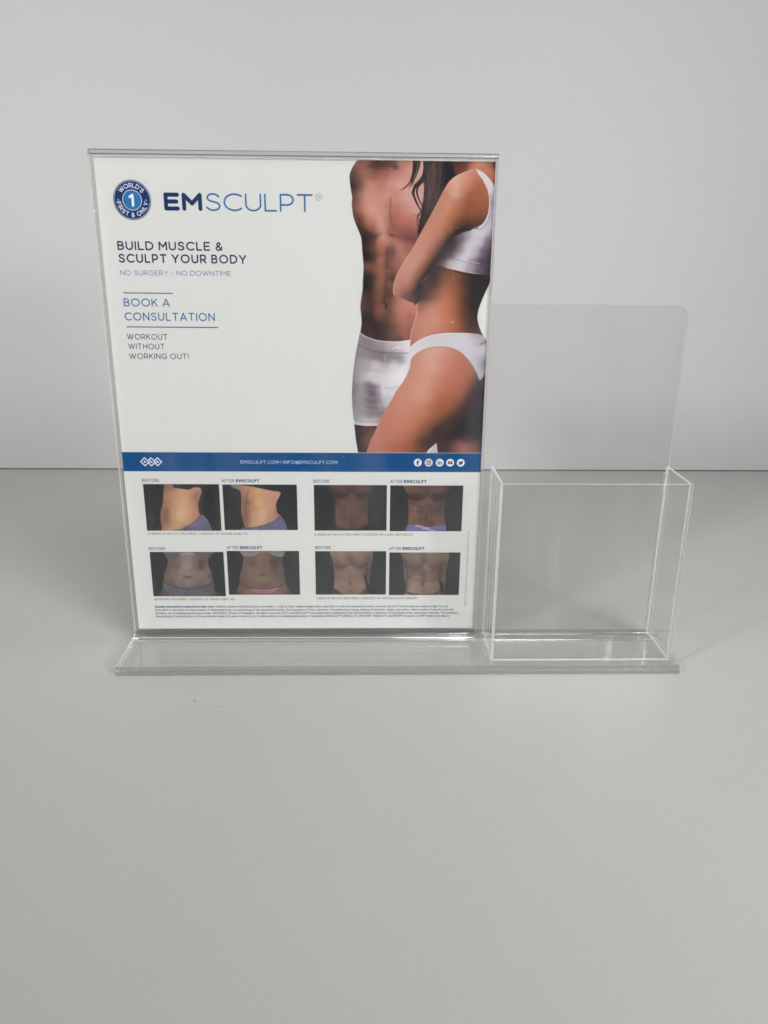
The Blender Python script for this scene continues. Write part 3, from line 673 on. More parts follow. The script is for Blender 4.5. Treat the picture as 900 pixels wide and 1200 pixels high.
# dark gap behind the woman, her hair
dk = f.mask(curve([(504, 186), (498, 198), (496, 210), (497, 225), (494, 240), (492, 256), (489, 272), (494, 274), (503, 258), (514, 236), (524, 218), (536, 206), (548, 200), (556, 186)], 4, True), .5)
f.field(dk, [(510,192,62,44,42),(520,195,36,34,42),(530,200,34,32,40),(545,192,74,52,48),(540,190,62,46,44),(508,210,56,42,42),(516,215,44,36,38),(505,225,66,48,46),(512,232,52,40,40),(500,245,52,38,40),(505,250,44,34,36),(494,265,50,38,42)], 5)
nk = f.mask(curve([(531, 186), (531, 196), (534, 204), (548, 200), (556, 198), (565, 202), (575, 212), (584, 224), (584, 186)], 3, True), .4)
f.field(nk, [(534,192,72,46,42),(540,196,92,58,50),(545,190,70,46,42),(550,194,150,104,88),(560,193,158,110,92),(568,198,150,102,82),(576,192,120,80,66),(574,206,142,92,72),(580,212,130,86,66)], 4)
f.blob(580, 190, 3.5, 6, (40, 34, 36), .95); f.blob(582, 200, 2, 8, (60, 50, 48), .6)
HC = (38, 30, 34)
def strand(pts, w0, w1, col=HC, al=.95): f.stroke(curve(pts, 6), w0, col, al, None, None, w1)
strand([(485,187),(484.5,196),(483,205),(480,213),(475,219),(470,223)], 3.6, .3)
strand([(488,187),(487,197),(484,207),(481,216),(478,220)], 3.2, .4)
strand([(491,187),(490,196),(487,205),(484,212),(482,218)], 2.6, .4)
strand([(498,187),(498,197),(496,206),(491,213),(486,218),(484,226),(487,235),(491,243),(494,249)], 6, 1.0)
strand([(499,188),(499,200),(496,210),(490,217),(488,224),(490,232),(494,240),(497,246)], 4, .8)
strand([(503,187),(503,200),(500,214),(498,226),(497,240),(493,256),(490,270)], 7, 1.2)
strand([(494,246),(489,252),(490,258),(487,264)], 1.2, .3); strand([(497,250),(492,256),(491,263),(489,272)], 1.4, .4)
strand([(498,244),(502,252),(496,260),(492,270),(490,276)], 2.6, .4); strand([(494,250),(485,251),(480,249)], .5, .2)
strand([(484,220),(482,226),(484,230)], .8, .2); strand([(477,216),(473,220),(468,222.5)], .7, .2); strand([(492,250),(488,256),(489,262),(491,266)], .8, .3)
for i in range(46):
    x = rnd.uniform(500, 519); y = rnd.uniform(188, 200); dx = rnd.uniform(-15, -6)
    c = rnd.choice([(92, 66, 56), (70, 50, 46), (30, 24, 30), (110, 82, 70), (44, 34, 38)])
    q = [(x, y), (x+dx*.15+rnd.uniform(-2, 2), y+18), (x+dx*.5+rnd.uniform(-2, 2), y+38), (x+dx+rnd.uniform(-2, 2), y+rnd.uniform(50, 66))]
    f.stroke(curve(q, 5), .7, c, .5, None, dk, .2)
# the woman's arm and torso
gf = f.mask([(496, 300), (530, 255), (560, 258), (560, 290), (530, 315), (505, 345), (486, 356), (484, 345)], .3)
f.field(gf, [(540,272,58,44,42),(520,290,46,36,38),(500,330,52,40,40),(490,348,60,44,42)], 6)
arm = curve([(556, 198), (549, 199.5), (541, 202), (533, 206), (526, 212), (520, 221), (514, 233), (508, 244), (502, 255), (496, 266), (490, 277), (485, 287), (478, 298), (471, 309), (465, 320), (461.8, 330), (460.7, 338), (461.4, 343.5), (464, 346), (468, 347.2), (475, 349.5), (482, 352.3), (488, 353.4), (493, 350), (500, 342), (508, 332), (518, 318), (524, 300), (530, 286), (540, 272), (552, 268), (564, 262), (571, 250), (573, 236), (571, 222), (566, 212), (560, 204)], 4, True)
tor = [(489.5, 352)] + curve([(489, 358), (487.3, 368), (484.5, 378), (481.6, 388), (481, 400), (481.5, 412), (481, 422), (479, 433), (473, 445), (465, 456), (459, 467), (453, 478), (446, 491), (440, 504), (434, 517), (428.5, 533)], 4) + [(497, 533), (504, 524), (512.3, 517), (514, 533), (590, 533), (590, 400), (573, 401)] + curve([(573, 401), (569.5, 396), (565.5, 389), (562, 381), (559.8, 372), (560.2, 364), (563, 354), (568, 342), (573, 331), (577.5, 320)], 4) + [(578, 300), (530, 285), (508, 300)]
mt = f.mask(tor, .22); ma = f.mask(arm, .22)
f.field(mt, [
 (512,308,44,34,36),(522,316,92,60,46),(532,318,118,76,56),(543,320,90,58,46),(552,322,44,34,34),(565,324,38,32,34),(575,320,44,36,38),
 (500,322,54,38,36),(495,330,88,62,54),(508,324,46,34,34),(506,334,62,44,40),(518,328,116,76,56),(530,332,128,84,64),(540,334,104,68,50),(548,332,48,38,36),(560,335,34,30,32),(570,330,40,34,34),
 (494,342,44,34,36),(500,346,72,50,44),(508,344,128,84,66),(520,344,146,96,76),(532,346,138,90,68),(540,348,104,66,48),(548,346,46,38,36),(558,350,34,32,34),
 (491,356,122,84,70),(498,358,148,102,84),(508,358,162,116,98),(520,358,156,104,82),(532,360,146,92,66),(540,364,118,72,52),(547,364,50,40,38),(556,364,38,34,36),
 (488,370,150,104,88),(496,372,162,116,100),(508,372,166,120,104),(520,372,158,106,84),(532,374,148,92,66),(541,374,122,78,58),(549,374,54,44,42),(556,378,42,38,40),
 (486,386,150,104,88),(496,386,160,116,100),(508,384,160,116,100),(520,383,152,102,82),(532,384,142,88,64),(544,383,112,74,56),(554,384,72,54,48),(562,388,78,64,60),
 (484,398,140,94,80),(492,394,156,110,94),
 (484,418,156,112,96),(492,412,166,126,110),(502,410,170,134,120),(514,408,172,136,122),(526,412,160,114,98),(538,420,150,100,84),(548,430,146,98,82),(556,440,128,92,80),(561,450,92,74,70),
 (482,432,158,114,98),(492,428,166,124,108),(504,426,172,134,120),(516,428,166,122,106),(528,430,154,104,86),(540,438,148,98,80),(550,448,138,92,76),(558,458,86,68,64),
 (476,446,160,116,100),(488,444,166,124,108),(500,444,170,130,114),(512,446,160,112,94),(524,448,150,98,78),(536,454,144,92,74),(546,460,134,88,72),(553,466,88,68,62),(564,462,64,60,62),
 (466,462,160,114,98),(478,462,162,118,102),(490,460,170,130,114),(502,462,164,120,102),(514,462,146,94,72),(526,466,140,88,66),(538,470,128,82,64),(546,474,76,60,56),(556,478,54,48,50),(566,476,56,52,54),
 (458,478,156,108,92),(470,476,162,116,98),(482,478,162,116,98),(494,476,158,110,92),(506,478,148,98,76),(516,476,128,80,56),(526,480,132,82,62),(536,482,88,64,54),(546,484,58,50,50),(557,486,50,48,52),(567,488,46,44,48),
 (450,494,156,106,92),(462,494,158,110,94),(474,494,158,110,92),(486,494,152,104,84),(498,494,142,92,70),(510,492,130,80,58),(520,490,112,72,54),(530,494,62,50,48),(542,496,44,44,48),(554,496,44,44,50),(566,500,44,42,48),
 (444,508,154,104,92),(456,508,154,106,90),(470,508,152,104,86),(484,508,144,96,76),(497,504,128,82,64),(506,500,98,66,54),(514,504,62,46,46),(524,506,54,46,48),(536,506,50,46,50),(548,508,72,60,60),(560,508,52,46,50),
 (438,522,150,100,88),(452,524,148,98,84),(466,524,140,92,78),(480,522,130,82,66),(492,518,98,64,52),(502,512,72,50,46),(510,512,60,44,46),(517,520,72,50,48),(524,522,60,48,48),(534,524,112,80,74),(546,522,134,96,88),(556,524,118,84,78),(565,524,64,52,54)], 6.2)
f.stroke(curve([(566,440),(556,462),(542,482),(526,492),(514,503),(502,518)], 6), 9, (50, 45, 48), .75, 8, mt)
f.stroke(curve([(566,455),(562,475),(560,495),(548,500)], 6), 12, (48, 46, 51), .8, 7, mt)
f.stroke(curve([(540,477),(548,475),(556,476),(567,480)]), .5, (72, 60, 62), .5, .8, mt)
f.stroke(curve([(515,519),(513,508),(512,500)]), 1.2, (56, 40, 42), .5, 2, mt)
f.stroke(curve([(461,463),(452.6,477.6),(445.4,490.8),(439.4,503.8),(433.4,516.8),(428.6,530)]), .8, (206, 180, 172), .75, .5, mt)
f.stroke(curve([(489.6,354),(488,367),(484.8,378),(482,388),(481.4,400)]), .7, (208, 180, 170), .6, .5, mt)
f.blob(530.5, 375.5, .8, .8, (226, 190, 166), .9, mt)
gp = f.mask([(499, 533), (512.6, 517), (514.3, 533)], .2); f.put((0, 0, f.w, f.h), gp, (184, 178, 180))
# bra
bra = curve([(556, 198.6), (560, 199), (567, 203), (574, 211), (579, 219), (586, 232)], 3) + [(586, 325), (577, 321.6)] + curve([(571, 320.8), (560, 319.4), (548, 317.8), (535, 315), (520, 311.3), (508, 308.5)], 4) + curve([(514, 297), (524, 284), (533, 275), (544, 270.5), (552, 267.8), (559, 266.5), (565, 262.5), (569.5, 256), (572, 248), (572.8, 236), (571.4, 225), (567.5, 215.5), (561, 206.5), (553, 200)], 4)
mb = f.mask(bra, .22)
f.field(mb, [(560,202,176,166,172),(568,210,172,166,176),(574,220,164,160,174),(576,232,140,134,154),(580,240,118,112,136),(575,244,150,146,166),(577,256,142,136,156),(572,262,152,146,164),(566,268,160,156,172),(576,272,124,114,134),
 (556,272,162,158,174),(546,276,134,124,134),(540,278,86,72,80),(550,284,162,158,174),(562,280,158,150,168),(572,282,104,90,106),(578,284,66,58,68),
 (530,286,50,40,44),(538,290,108,98,106),(546,294,168,164,178),(556,294,148,138,154),(566,294,92,78,92),(576,296,58,50,58),
 (518,296,44,34,38),(526,298,66,54,58),(533,302,150,142,150),(543,304,166,162,174),(554,306,124,112,124),(564,306,74,62,70),(575,306,54,48,54),
 (512,306,56,42,42),(520,308,96,82,84),(528,309,160,154,164),(538,312,164,160,172),(550,314,132,122,134),(560,316,86,76,86),(572,316,58,52,60)], 4.3)
f.stroke(curve([(531,300),(540,303.5),(550,305.8),(560,307.6),(576,308.8)]), .7, (84, 70, 80), .75, .6, mb)
f.stroke(curve([(534,300.4),(543,303.4),(553,306),(562,307)]), .6, (200, 194, 206), .55, .5, mb)
f.stroke(curve([(573.4,228),(574.6,240),(573.8,250),(570.5,259),(566,265),(560,268.6)]), .6, (104, 96, 120), .7, .7, mb)
f.stroke(curve([(522,311.4),(535,314.6),(548,317.4),(560,319)]), .6, (196, 188, 198), .6, .5, mb)
f.stroke(curve([(533,316),(545,319),(556,320.4)]), 1.4, (30, 24, 26), .75, 1.2, mt*(1-mb))
# arm over it
keep = f.a.copy()
f.field(ma, [
 (552,202,160,112,96),(560,206,150,100,80),(543,206,168,128,114),(535,212,176,148,134),(528,218,164,120,102),(545,213,160,112,92),(556,216,138,90,66),(566,216,134,86,62),
 (522,228,152,106,88),(532,224,176,150,136),(541,224,150,104,84),(552,228,126,80,58),(563,228,132,84,60),(570,232,128,82,62),
 (516,240,150,104,88),(526,238,164,122,104),(536,238,144,96,76),(547,242,118,76,56),(558,242,122,78,56),(568,244,124,80,60),
 (509,252,152,106,90),(520,250,158,112,92),(530,250,146,96,74),(540,250,120,78,56),(551,252,112,70,52),(562,254,112,70,52),(568,254,84,56,48),
 (503,264,156,108,92),(513,262,156,108,90),(524,262,150,98,76),(534,260,120,76,54),(544,258,84,56,44),(548,264,60,44,40),(556,264,92,60,48),(562,262,60,44,42),
 (497,275,160,114,98),(508,274,154,108,90),(518,274,148,98,74),(527,270,112,72,52),(536,268,54,42,40),(545,268,52,40,40),
 (491,287,160,118,104),(501,286,158,114,98),(511,286,144,96,74),(519,284,98,64,50),(526,278,54,42,40),
 (484,299,158,120,106),(494,298,162,120,106),(504,298,142,94,74),(512,296,92,62,50),(518,292,50,38,38),
 (476,311,158,120,106),(486,310,162,122,108),(496,310,142,96,78),(504,308,98,66,54),(511,304,52,40,40),
 (469,323,154,114,102),(478,322,160,120,108),(488,322,142,98,82),(497,320,96,64,54),(504,316,50,38,38),
 (465,334,150,110,98),(474,334,150,108,96),(483,333,124,84,72),(491,330,74,50,46),(498,326,46,34,36),
 (464,342,144,104,94),(472,343,112,76,66),(480,346,92,62,58),(487,346,62,44,46),(492,340,44,34,36),(500,334,56,40,38),(508,322,50,38,36)], 5.2)
# only the arm proper stays in front: right of the armpit shadow the torso shows again
hide = f.mask(curve([(493.5, 352), (490, 345), (490, 336), (494, 326), (502, 314), (510, 301), (518, 289), (527, 276), (536, 267.5), (545, 268.5), (552, 274), (560, 300), (540, 330), (510, 352)], 4, True), .9)
f.a[:] = f.a*(1-hide[..., None])+keep*hide[..., None]
f.stroke(curve([(492,347),(489,340),(493,330),(501,317),(510,303),(518,291),(527,278),(538,269),(548,266)]), 4.5, (42, 33, 36), .8, 3.2, np.clip(ma+mt+mb, 0, 1))
f.stroke(curve([(493,331),(497,326),(502,321)]), 1.0, (128, 92, 82), .7, .8)
f.stroke(curve([(552,199.2),(541,202.4),(533.3,206.4),(526.3,212.4),(520.3,221.2),(514.3,233),(508.3,244)]), .7, (204, 168, 152), .5, .7, ma)
f.stroke(curve([(489,279),(478.4,298),(471.4,309),(465.4,320),(462.1,330),(461,338),(461.8,343)]), .8, (196, 158, 146), .6, .8, ma)
f.stroke(curve([(566,212),(571,222),(573,236),(571.6,249),(565,261.5),(553,267.6)]), .8, (200, 186, 190), .8, .5)
# hair ends over the arm edge
strand([(498,248),(496,258),(492,268),(488.5,278)], 1.6, .3); strand([(501,248),(498,256),(495,262)], 1.2, .3)
# briefs
br = curve([(481, 404.5), (486, 400), (494, 395), (505, 390.5), (520, 388), (535, 387.6), (550, 388), (564, 390), (569, 395), (573.5, 401), (580, 402)], 4) + [(580, 425), (572, 428)] + curve([(569, 434), (566, 440), (562.5, 443), (559, 434), (553, 424), (546, 415.5), (538, 409), (528, 405), (516, 403.8), (504, 405), (494, 409), (486, 414), (482, 420), (481, 428), (478, 434), (478, 420)], 4)
mr_ = f.mask(br, .22)
f.field(mr_, [(481,412,176,176,182),(486,406,172,172,178),(497,400,168,170,178),(510,396,164,166,174),(524,395,164,166,176),(538,398,166,166,178),(550,402,164,162,176),(560,398,150,142,156),(569,398,134,124,134),
 (548,412,164,162,176),(558,410,162,158,174),(568,408,156,152,166),(556,420,158,154,172),(563,418,140,132,152),(571,414,138,134,146),(560,430,156,154,176),(567,428,118,112,130),(571,424,88,82,92),(562,438,140,138,158)], 4.5)
f.stroke(curve([(563,401),(567,399.6),(570,397)]), .9, (74, 64, 72), .85, .6, mr_); f.stroke(curve([(545,389.6),(555,391),(564,394)]), .6, (120, 108, 118), .6, .6, mr_)
f.stroke(curve([(483,403.4),(494,396),(505,391.4),(520,389),(535,388.4),(550,388.8)]), .6, (196, 192, 198), .6, .5, mr_)
f.stroke(curve([(486,414.4),(494,409.4),(504,405.4),(516,404.2),(528,405.4),(538,409.4),(546,416),(553,424.6),(559,434.6)]), .7, (124, 92, 86), .6, .7)
f.stroke(curve([(492,396.5),(505,390),(520,387.4),(550,387.4),(562,389)]), .8, (104, 66, 58), .55, .9, mt*(1-mr_))
f.stroke(curve([(560,445),(557,452),(551,462)]), 4, (58, 50, 52), .5, 5, mt)
fig = np.clip(mm_+ms+lg+dk+nk+mt+ma+mb, 0, 1)
f.a = blur(f.a, .6)
gm = f.a.mean(2, keepdims=True); f.a = np.clip(f.a*(1+.08*fig[..., None])+fig[..., None]*(np.clip((gm-60)/100, 0, 1)*np.array([9, 5, 4], np.float32)), 0, 255).astype(np.float32)
gm = f.a.mean(2, keepdims=True); fm = fig[..., None]
f.a = (f.a+fm*(f.a-96)*.13*np.clip((190-gm)/60, 0, 1)).astype(np.float32)
sat = (f.a.max(2, keepdims=True)-f.a.min(2, keepdims=True)); wh = np.clip((34-sat)/14, 0, 1)*np.clip((gm-95)/40, 0, 1)*fm
f.a = (f.a+((gm*1.06)-f.a)*wh*.6).astype(np.float32)
grain(f, 2.2, fig)
fx0 = mm(407, 300)[0]-3; fy0 = (mm(418, 188.3)[1]+mm(575, 189.4)[1])/2
lay(f, (fx0, fy0, PWm, yb0))
COUPLE = (fx0, fy0, PWm, yb0)

# small before / after pictures, drawn in photograph units too
BG = (36, 40, 43)
def quadmm(q):
    m_ = [mm(*p) for p in q]
    return ((m_[0][0]+m_[3][0])/2, (m_[0][1]+m_[1][1])/2, (m_[1][0]+m_[2][0])/2, (m_[2][1]+m_[3][1])/2)
QS = [[(166.1,567.2),(256.1,567.2),(260,622),(171.7,622.8)], [(260,567),(348.3,567.2),(350,620.8),(263.7,621.4)],
      [(368.1,567),(454.8,567),(454.2,620.8),(369.4,620.8)], [(458.3,567),(544.8,567),(542.8,620.9),(458,620.9)],
      [(174.1,648.1),(262,647),(264.4,699.2),(178.6,700.8)], [(265.2,646.3),(351.1,645.2),(352.6,696.7),(268.3,698.6)],
      [(370,645.2),(454.1,645.2),(453.9,696.7),(371.2,696.7)], [(458,645.8),(541.7,646.1),(539.8,696.7),(457.2,696.4)]]
SK = 9
def small(i):
    q = QS[i]; xs = [p[0] for p in q]; ys = [p[1] for p in q]
    return Canvas(min(xs)-1, min(ys)-1, max(xs)+1, max(ys)+1, SK, BG)
def Z(ox, oy, pts): return [(ox+u/9, oy+v/9) for u, v in pts]
def done(i, c, m=None):
    gm = c.a.mean(2, keepdims=True); c.a = ((c.a-gm)*.82+gm+np.clip((gm-50)/60, 0, 1)*10).astype(np.float32); c.a = blur(c.a, .9); grain(c, 2.0); r = quadmm(QS[i]); lay(c, r, QS[i]); return r
PIC = []
def side(i, ox, oy, body, jeans, fld, jf):
    c = small(i); m1 = c.mask(curve(Z(ox, oy, body), 5, True), .25)
    c.field(m1, [(ox+u/9, oy+v/9, r, g, b) for u, v, r, g, b in fld], 3.4)
    m2 = c.mask(curve(Z(ox, oy, jeans), 5, True), .25)
    c.field(m2, [(ox+u/9, oy+v/9, r, g, b) for u, v, r, g, b in jf], 4)
    for k in range(9):
        u = 470+k*32+ox*0; x = ox+u/9
        c.stroke([(x, oy+470/9+rnd.uniform(-2, 2)), (x+3, oy+560/9)], .5, (96, 92, 124), .4, .5, m2)
    return c, m1, m2
# 1: heavy side view
c, m1, m2 = side(0, 160, 560, [(285,60),(360,62),(385,100),(470,115),(545,122),(600,100),(660,102),(680,140),(665,200),(648,270),(650,330),(665,385),(720,430),(700,600),(300,600),(262,520),(246,440),(250,350),(268,270),(276,180)],
 [(390,560),(470,545),(560,500),(640,440),(680,385),(725,415),(765,470),(800,570),(800,610),(380,610)],
 [(300,90,120,84,62),(350,110,150,98,66),(300,180,158,104,76),(380,170,178,124,82),(470,160,186,140,92),(560,160,182,130,92),(640,130,172,124,98),(620,170,150,92,74),
  (285,280,140,94,68),(340,280,166,112,76),(420,280,184,136,88),(500,270,192,150,98),(580,280,178,124,90),(640,280,146,92,74),(270,380,138,92,66),(310,380,128,86,62),(380,370,180,132,84),(460,380,200,158,104),(540,380,192,144,98),(610,380,178,118,88),(660,410,150,92,72),
  (270,460,120,80,58),(320,460,148,100,68),(400,460,182,132,88),(480,460,194,150,100),(560,450,176,126,88),(620,430,168,108,82),(290,530,148,100,70),(350,530,176,122,82),(430,520,178,132,90),(500,510,160,118,84)],
 [(430,560,90,84,108),(540,540,70,70,98),(620,500,96,92,122),(700,450,92,88,116),(740,520,88,84,112),(650,560,78,78,104)])
c.stroke(Z(160,560,curve([(400,556),(470,540),(560,496),(640,436),(672,392)])), .6, (50, 46, 66), .8, .6)
c.stroke(Z(160,560,[(505,525),(520,560)]), .9, (30, 30, 44), .8, .4); c.stroke(Z(160,560,curve([(330,60),(345,85),(365,110)])), 1.2, (120, 100, 82), .8, .8)
c.stroke(Z(160,560,curve([(600,205),(640,170),(655,140)])), .8, (120, 66, 52), .7, .9, m1); c.stroke(Z(160,560,curve([(320,330),(300,400),(330,480)])), 1.4, (104, 70, 52), .5, 2, m1)
PIC.append(('before', done(0, c)))
# 2
c, m1, m2 = side(1, 255, 560, [(130,60),(260,72),(380,88),(480,110),(580,130),(664,145),(655,190),(625,250),(620,300),(640,370),(680,420),(640,600),(300,600),(290,520),(262,430),(248,330),(250,230),(240,140),(180,100)],
 [(265,520),(340,525),(440,510),(540,480),(620,440),(660,395),(690,420),(720,470),(745,560),(745,600),(265,600)],
 [(160,80,110,98,80),(220,100,150,120,92),(270,130,156,104,78),(330,110,176,122,84),(270,220,150,98,74),(310,240,118,78,58),(350,200,178,124,82),(430,160,186,140,94),(540,170,182,132,100),(630,160,184,126,104),
  (270,330,146,98,72),(300,340,124,82,58),(360,310,172,120,78),(440,270,190,144,96),(540,270,184,134,100),(600,250,180,120,98),(285,430,118,76,56),(320,430,150,104,70),(400,400,182,136,92),(480,390,192,150,108),(560,380,180,128,98),(620,390,158,98,84),
  (310,500,132,92,64),(380,480,182,134,92),(460,460,188,144,100),(540,450,170,124,90)],
 [(300,545,72,76,104),(400,540,88,90,120),(500,520,84,84,116),(600,480,92,92,124),(680,440,88,86,118),(700,530,84,84,114),(560,550,76,78,108)])
c.stroke(Z(255,560,curve([(268,522),(340,526),(440,508),(540,478),(620,438),(655,400)])), .6, (46, 46, 70), .8, .6)
c.stroke(Z(255,560,[(455,510),(465,545)]), .9, (34, 34, 50), .8, .4); c.stroke(Z(255,560,curve([(325,130),(300,240),(298,340),(310,440)])), 1.2, (96, 62, 48), .6, 1.4, m1)
for k in range(8): c.stroke(Z(255,560,curve([(120+k*14,60),(150+k*12,90),(190+k*9,105+k*3)])), .5, rnd.choice([(150,138,112),(110,98,78),(84,76,64)]), .8)
PIC.append(('after', done(1, c)))
# 3 / 4 dark tanned man
def front(i, ox, oy, body, fld, lines, extra=None, sg=3.1):
    c = small(i); m1 = c.mask(curve(Z(ox, oy, body), 5, True), .3)
    c.field(m1, [(ox+u/9, oy+v/9, r, g, b) for u, v, r, g, b in fld], sg)
    for pts, wd, col, al, sf in lines: c.stroke(curve(Z(ox, oy, pts)), wd, col, al, sf, m1)
    if extra: extra(c, m1)
    return c
D3 = (48, 34, 32)
c = front(2, 365, 560, [(208,40),(630,40),(628,140),(610,200),(604,300),(600,400),(606,470),(560,510),(490,530),(420,535),(340,525),(280,505),(255,440),(258,340),(240,240),(215,140)],
 [(230,90,78,52,44),(300,90,92,62,54),(370,100,84,58,50),(420,90,70,50,46),(480,90,88,60,52),(560,90,92,62,52),(610,100,74,52,46),(240,150,60,44,42),(300,180,56,42,40),(380,160,70,50,44),(430,170,98,70,60),(500,180,66,48,42),(580,170,62,44,42),
  (250,240,62,44,40),(320,240,96,64,54),(420,240,102,70,60),(500,240,96,64,54),(580,240,78,54,46),(290,330,104,70,58),(340,330,86,60,52),(420,330,104,72,62),(490,330,94,66,62),(560,330,88,60,50),(600,320,66,48,44),
  (270,420,90,62,54),(340,410,88,58,48),(420,410,92,64,54),(500,420,98,64,50),(570,420,92,68,56),(300,490,94,68,58),(370,480,90,62,52),(440,490,76,54,46),(510,490,90,66,56),(580,480,82,60,50)],
 [([(235,160),(290,185),(340,180),(390,155),(420,125)],1.1,D3,.7,1.3),([(430,130),(470,160),(520,185),(570,175),(610,150)],1.1,D3,.7,1.3),([(420,200),(425,300),(422,380)],.7,D3,.3,1.4),([(420,425),(426,440)],1.1,(40,26,26),.8,.9),
  ([(310,290),(330,380),(345,430)],.9,D3,.3,1.4),([(540,280),(530,370),(500,430)],.9,D3,.35,1.4),([(265,490),(340,520),(430,528),(520,515),(600,470)],1.2,(40,30,30),.6,1.2)])
PIC.append(('before', done(2, c)))
def trunks(c, m):
    q = c.mask(curve(Z(450, 560, [(272,480),(340,485),(420,500),(500,500),(580,492),(662,482),(664,560),(640,600),(245,600),(245,520)]), 4, True), .25)
    c.field(q, [(450+u/9, 560+v/9, r, g, b) for u, v, r, g, b in [(280,510,92,92,146),(350,510,96,98,150),(420,530,84,86,134),(500,540,84,88,132),(580,510,94,96,148),(640,510,90,94,146),(300,545,74,76,124),(620,545,78,80,130)]], 4)
    for p in ([(345,482),(400,505),(450,520),(530,540)], [(350,490),(420,495),(470,520),(540,548)], [(420,525),(455,512),(490,508)]): c.stroke(curve(Z(450, 560, p)), .7, (178, 180, 190), .9, .35)
c = front(3, 450, 560, [(240,40),(680,40),(672,160),(660,250),(650,330),(658,420),(662,490),(600,520),(420,530),(270,500),(268,420),(270,330),(262,230),(250,140)],
 [(265,100,104,70,60),(330,110,98,68,60),(400,100,92,64,56),(460,110,78,56,52),(530,100,94,66,58),(620,100,100,68,58),(665,110,72,52,48),(270,180,66,48,46),(340,190,54,42,40),(420,180,72,52,46),(470,170,92,64,54),(540,190,58,46,44),(620,190,62,46,44),
  (280,260,96,66,56),(350,250,98,64,54),(420,250,110,74,62),(480,240,108,74,62),(560,250,96,64,56),(640,250,80,58,52),(290,330,104,72,60),(340,320,132,94,70),(390,320,82,56,48),(450,310,104,70,60),(510,320,86,60,52),(570,320,86,60,50),(630,330,86,62,54),
  (290,420,116,80,62),(350,410,108,74,60),(420,400,98,68,58),(480,400,92,64,54),(560,410,102,70,58),(630,420,98,70,58),(300,470,104,72,58),(400,465,104,70,56),(500,470,92,62,52),(600,470,110,76,62)],
 [([(268,170),(320,205),(390,205),(440,175),(465,140)],1.3,D3,.8,1.3),([(475,140),(510,180),(560,210),(610,200),(650,165)],1.3,D3,.8,1.3),([(290,250),(350,270),(420,285),(470,270)],.8,D3,.5,1.0),([(470,265),(540,285),(610,265),(650,240)],.8,D3,.5,1.0),
  ([(280,300),(330,330),(400,335),(440,325)],.8,D3,.5,1.0),([(500,325),(560,335),(600,310),(640,290)],.8,D3,.5,1.0),([(465,240),(462,320),(458,400)],.7,D3,.45,1.1),([(450,398),(460,410)],1.1,(40,26,26),.8,.8),([(350,400),(400,425),(440,410)],.6,D3,.35,1.0),([(350,440),(450,455),(560,440)],.6,D3,.35,1.0)], trunks)
PIC.append(('after', done(3, c)))
def knick(ox, oy, top, hem, cols, lines=()):
    def g(c, m):
        q = c.mask(curve(Z(ox, oy, top+hem), 5, True), .25)
        c.field(q, [(ox+u/9, oy+v/9, r, g_, b) for u, v, r, g_, b in cols], 4)
        for p, wd, col, al in lines: c.stroke(curve(Z(ox, oy, p)), wd, col, al, .45, q)
    return g
def ex5(c, m):
    for p in ([(185,120),(240,112),(385,118),(380,140),(340,180),(290,190),(240,180),(215,150)], [(500,112),(600,108),(680,108),(670,150),(655,190),(600,185),(560,160),(520,140)]):
        q = c.mask(curve(Z(170, 635, p), 5, True), .3); c.field(q, [(170+u/9, 635+v/9, r, r-2, r+2) for u, v, r in [(230,130,92),(300,140,84),(340,160,74),(260,170,66),(560,130,84),(620,150,78),(650,130,92)]], 4)
    c.stroke(curve(Z(170, 635, [(370,140),(440,128),(510,138)])), 1.6, (138, 132, 132), .9, .8)
    knick(170, 635, [(190,420),(270,455),(360,485),(450,492),(560,480),(650,450),(710,415)], [(722,500),(640,540),(600,580),(480,610),(360,605),(280,570),(230,540),(180,500)],
      [(220,470,86,86,92),(300,500,80,82,88),(400,520,82,86,94),(520,515,80,84,92),(640,480,74,78,86),(430,560,62,66,74)], [([(190,440),(280,478),(370,500),(460,506),(560,496),(660,466),(710,436)], .8, (48, 44, 48), .8)])(c, m)
SK5 = (118, 96, 86)
c = front(4, 170, 635, [(185,100),(690,95),(670,180),(665,260),(695,310),(708,370),(705,430),(722,500),(745,620),(170,620),(180,500),(192,420),(190,350),(215,290),(232,220),(210,150)],
 [(240,200,96,78,70),(320,200,104,84,74),(400,180,118,94,84),(450,200,132,104,94),(530,190,108,86,76),(620,200,82,70,66),(250,260,98,80,70),(320,260,98,80,72),(430,260,134,108,98),(540,260,106,86,78),(590,260,66,58,56),(640,270,108,90,80),
  (210,330,92,74,66),(290,330,112,92,82),(380,330,122,100,90),(470,330,122,100,90),(560,330,116,96,86),(640,330,116,96,84),(695,360,84,68,62),(230,400,104,84,76),(320,400,118,96,86),(430,420,122,98,90),(540,410,118,96,86),(640,400,112,92,82),
  (260,440,92,74,68),(400,460,104,84,76),(560,460,98,78,72),(200,530,84,70,66),(240,570,96,78,70),(190,590,70,58,56),(700,540,92,74,66),(680,580,104,82,72),(730,560,62,52,50)],
 [([(570,210),(590,250),(585,280)],2.0,(60,52,52),.55,2.0),([(300,220),(310,260)],1.6,(80,64,60),.4,2.0),([(405,372),(435,384),(480,378)],1.5,(60,42,38),.85,1.1),([(300,380),(360,400),(420,400)],.6,(86,68,62),.3,1.2),([(430,420),(434,470)],.6,(150,122,112),.5,.8)], ex5)
PIC.append(('before', done(4, c)))
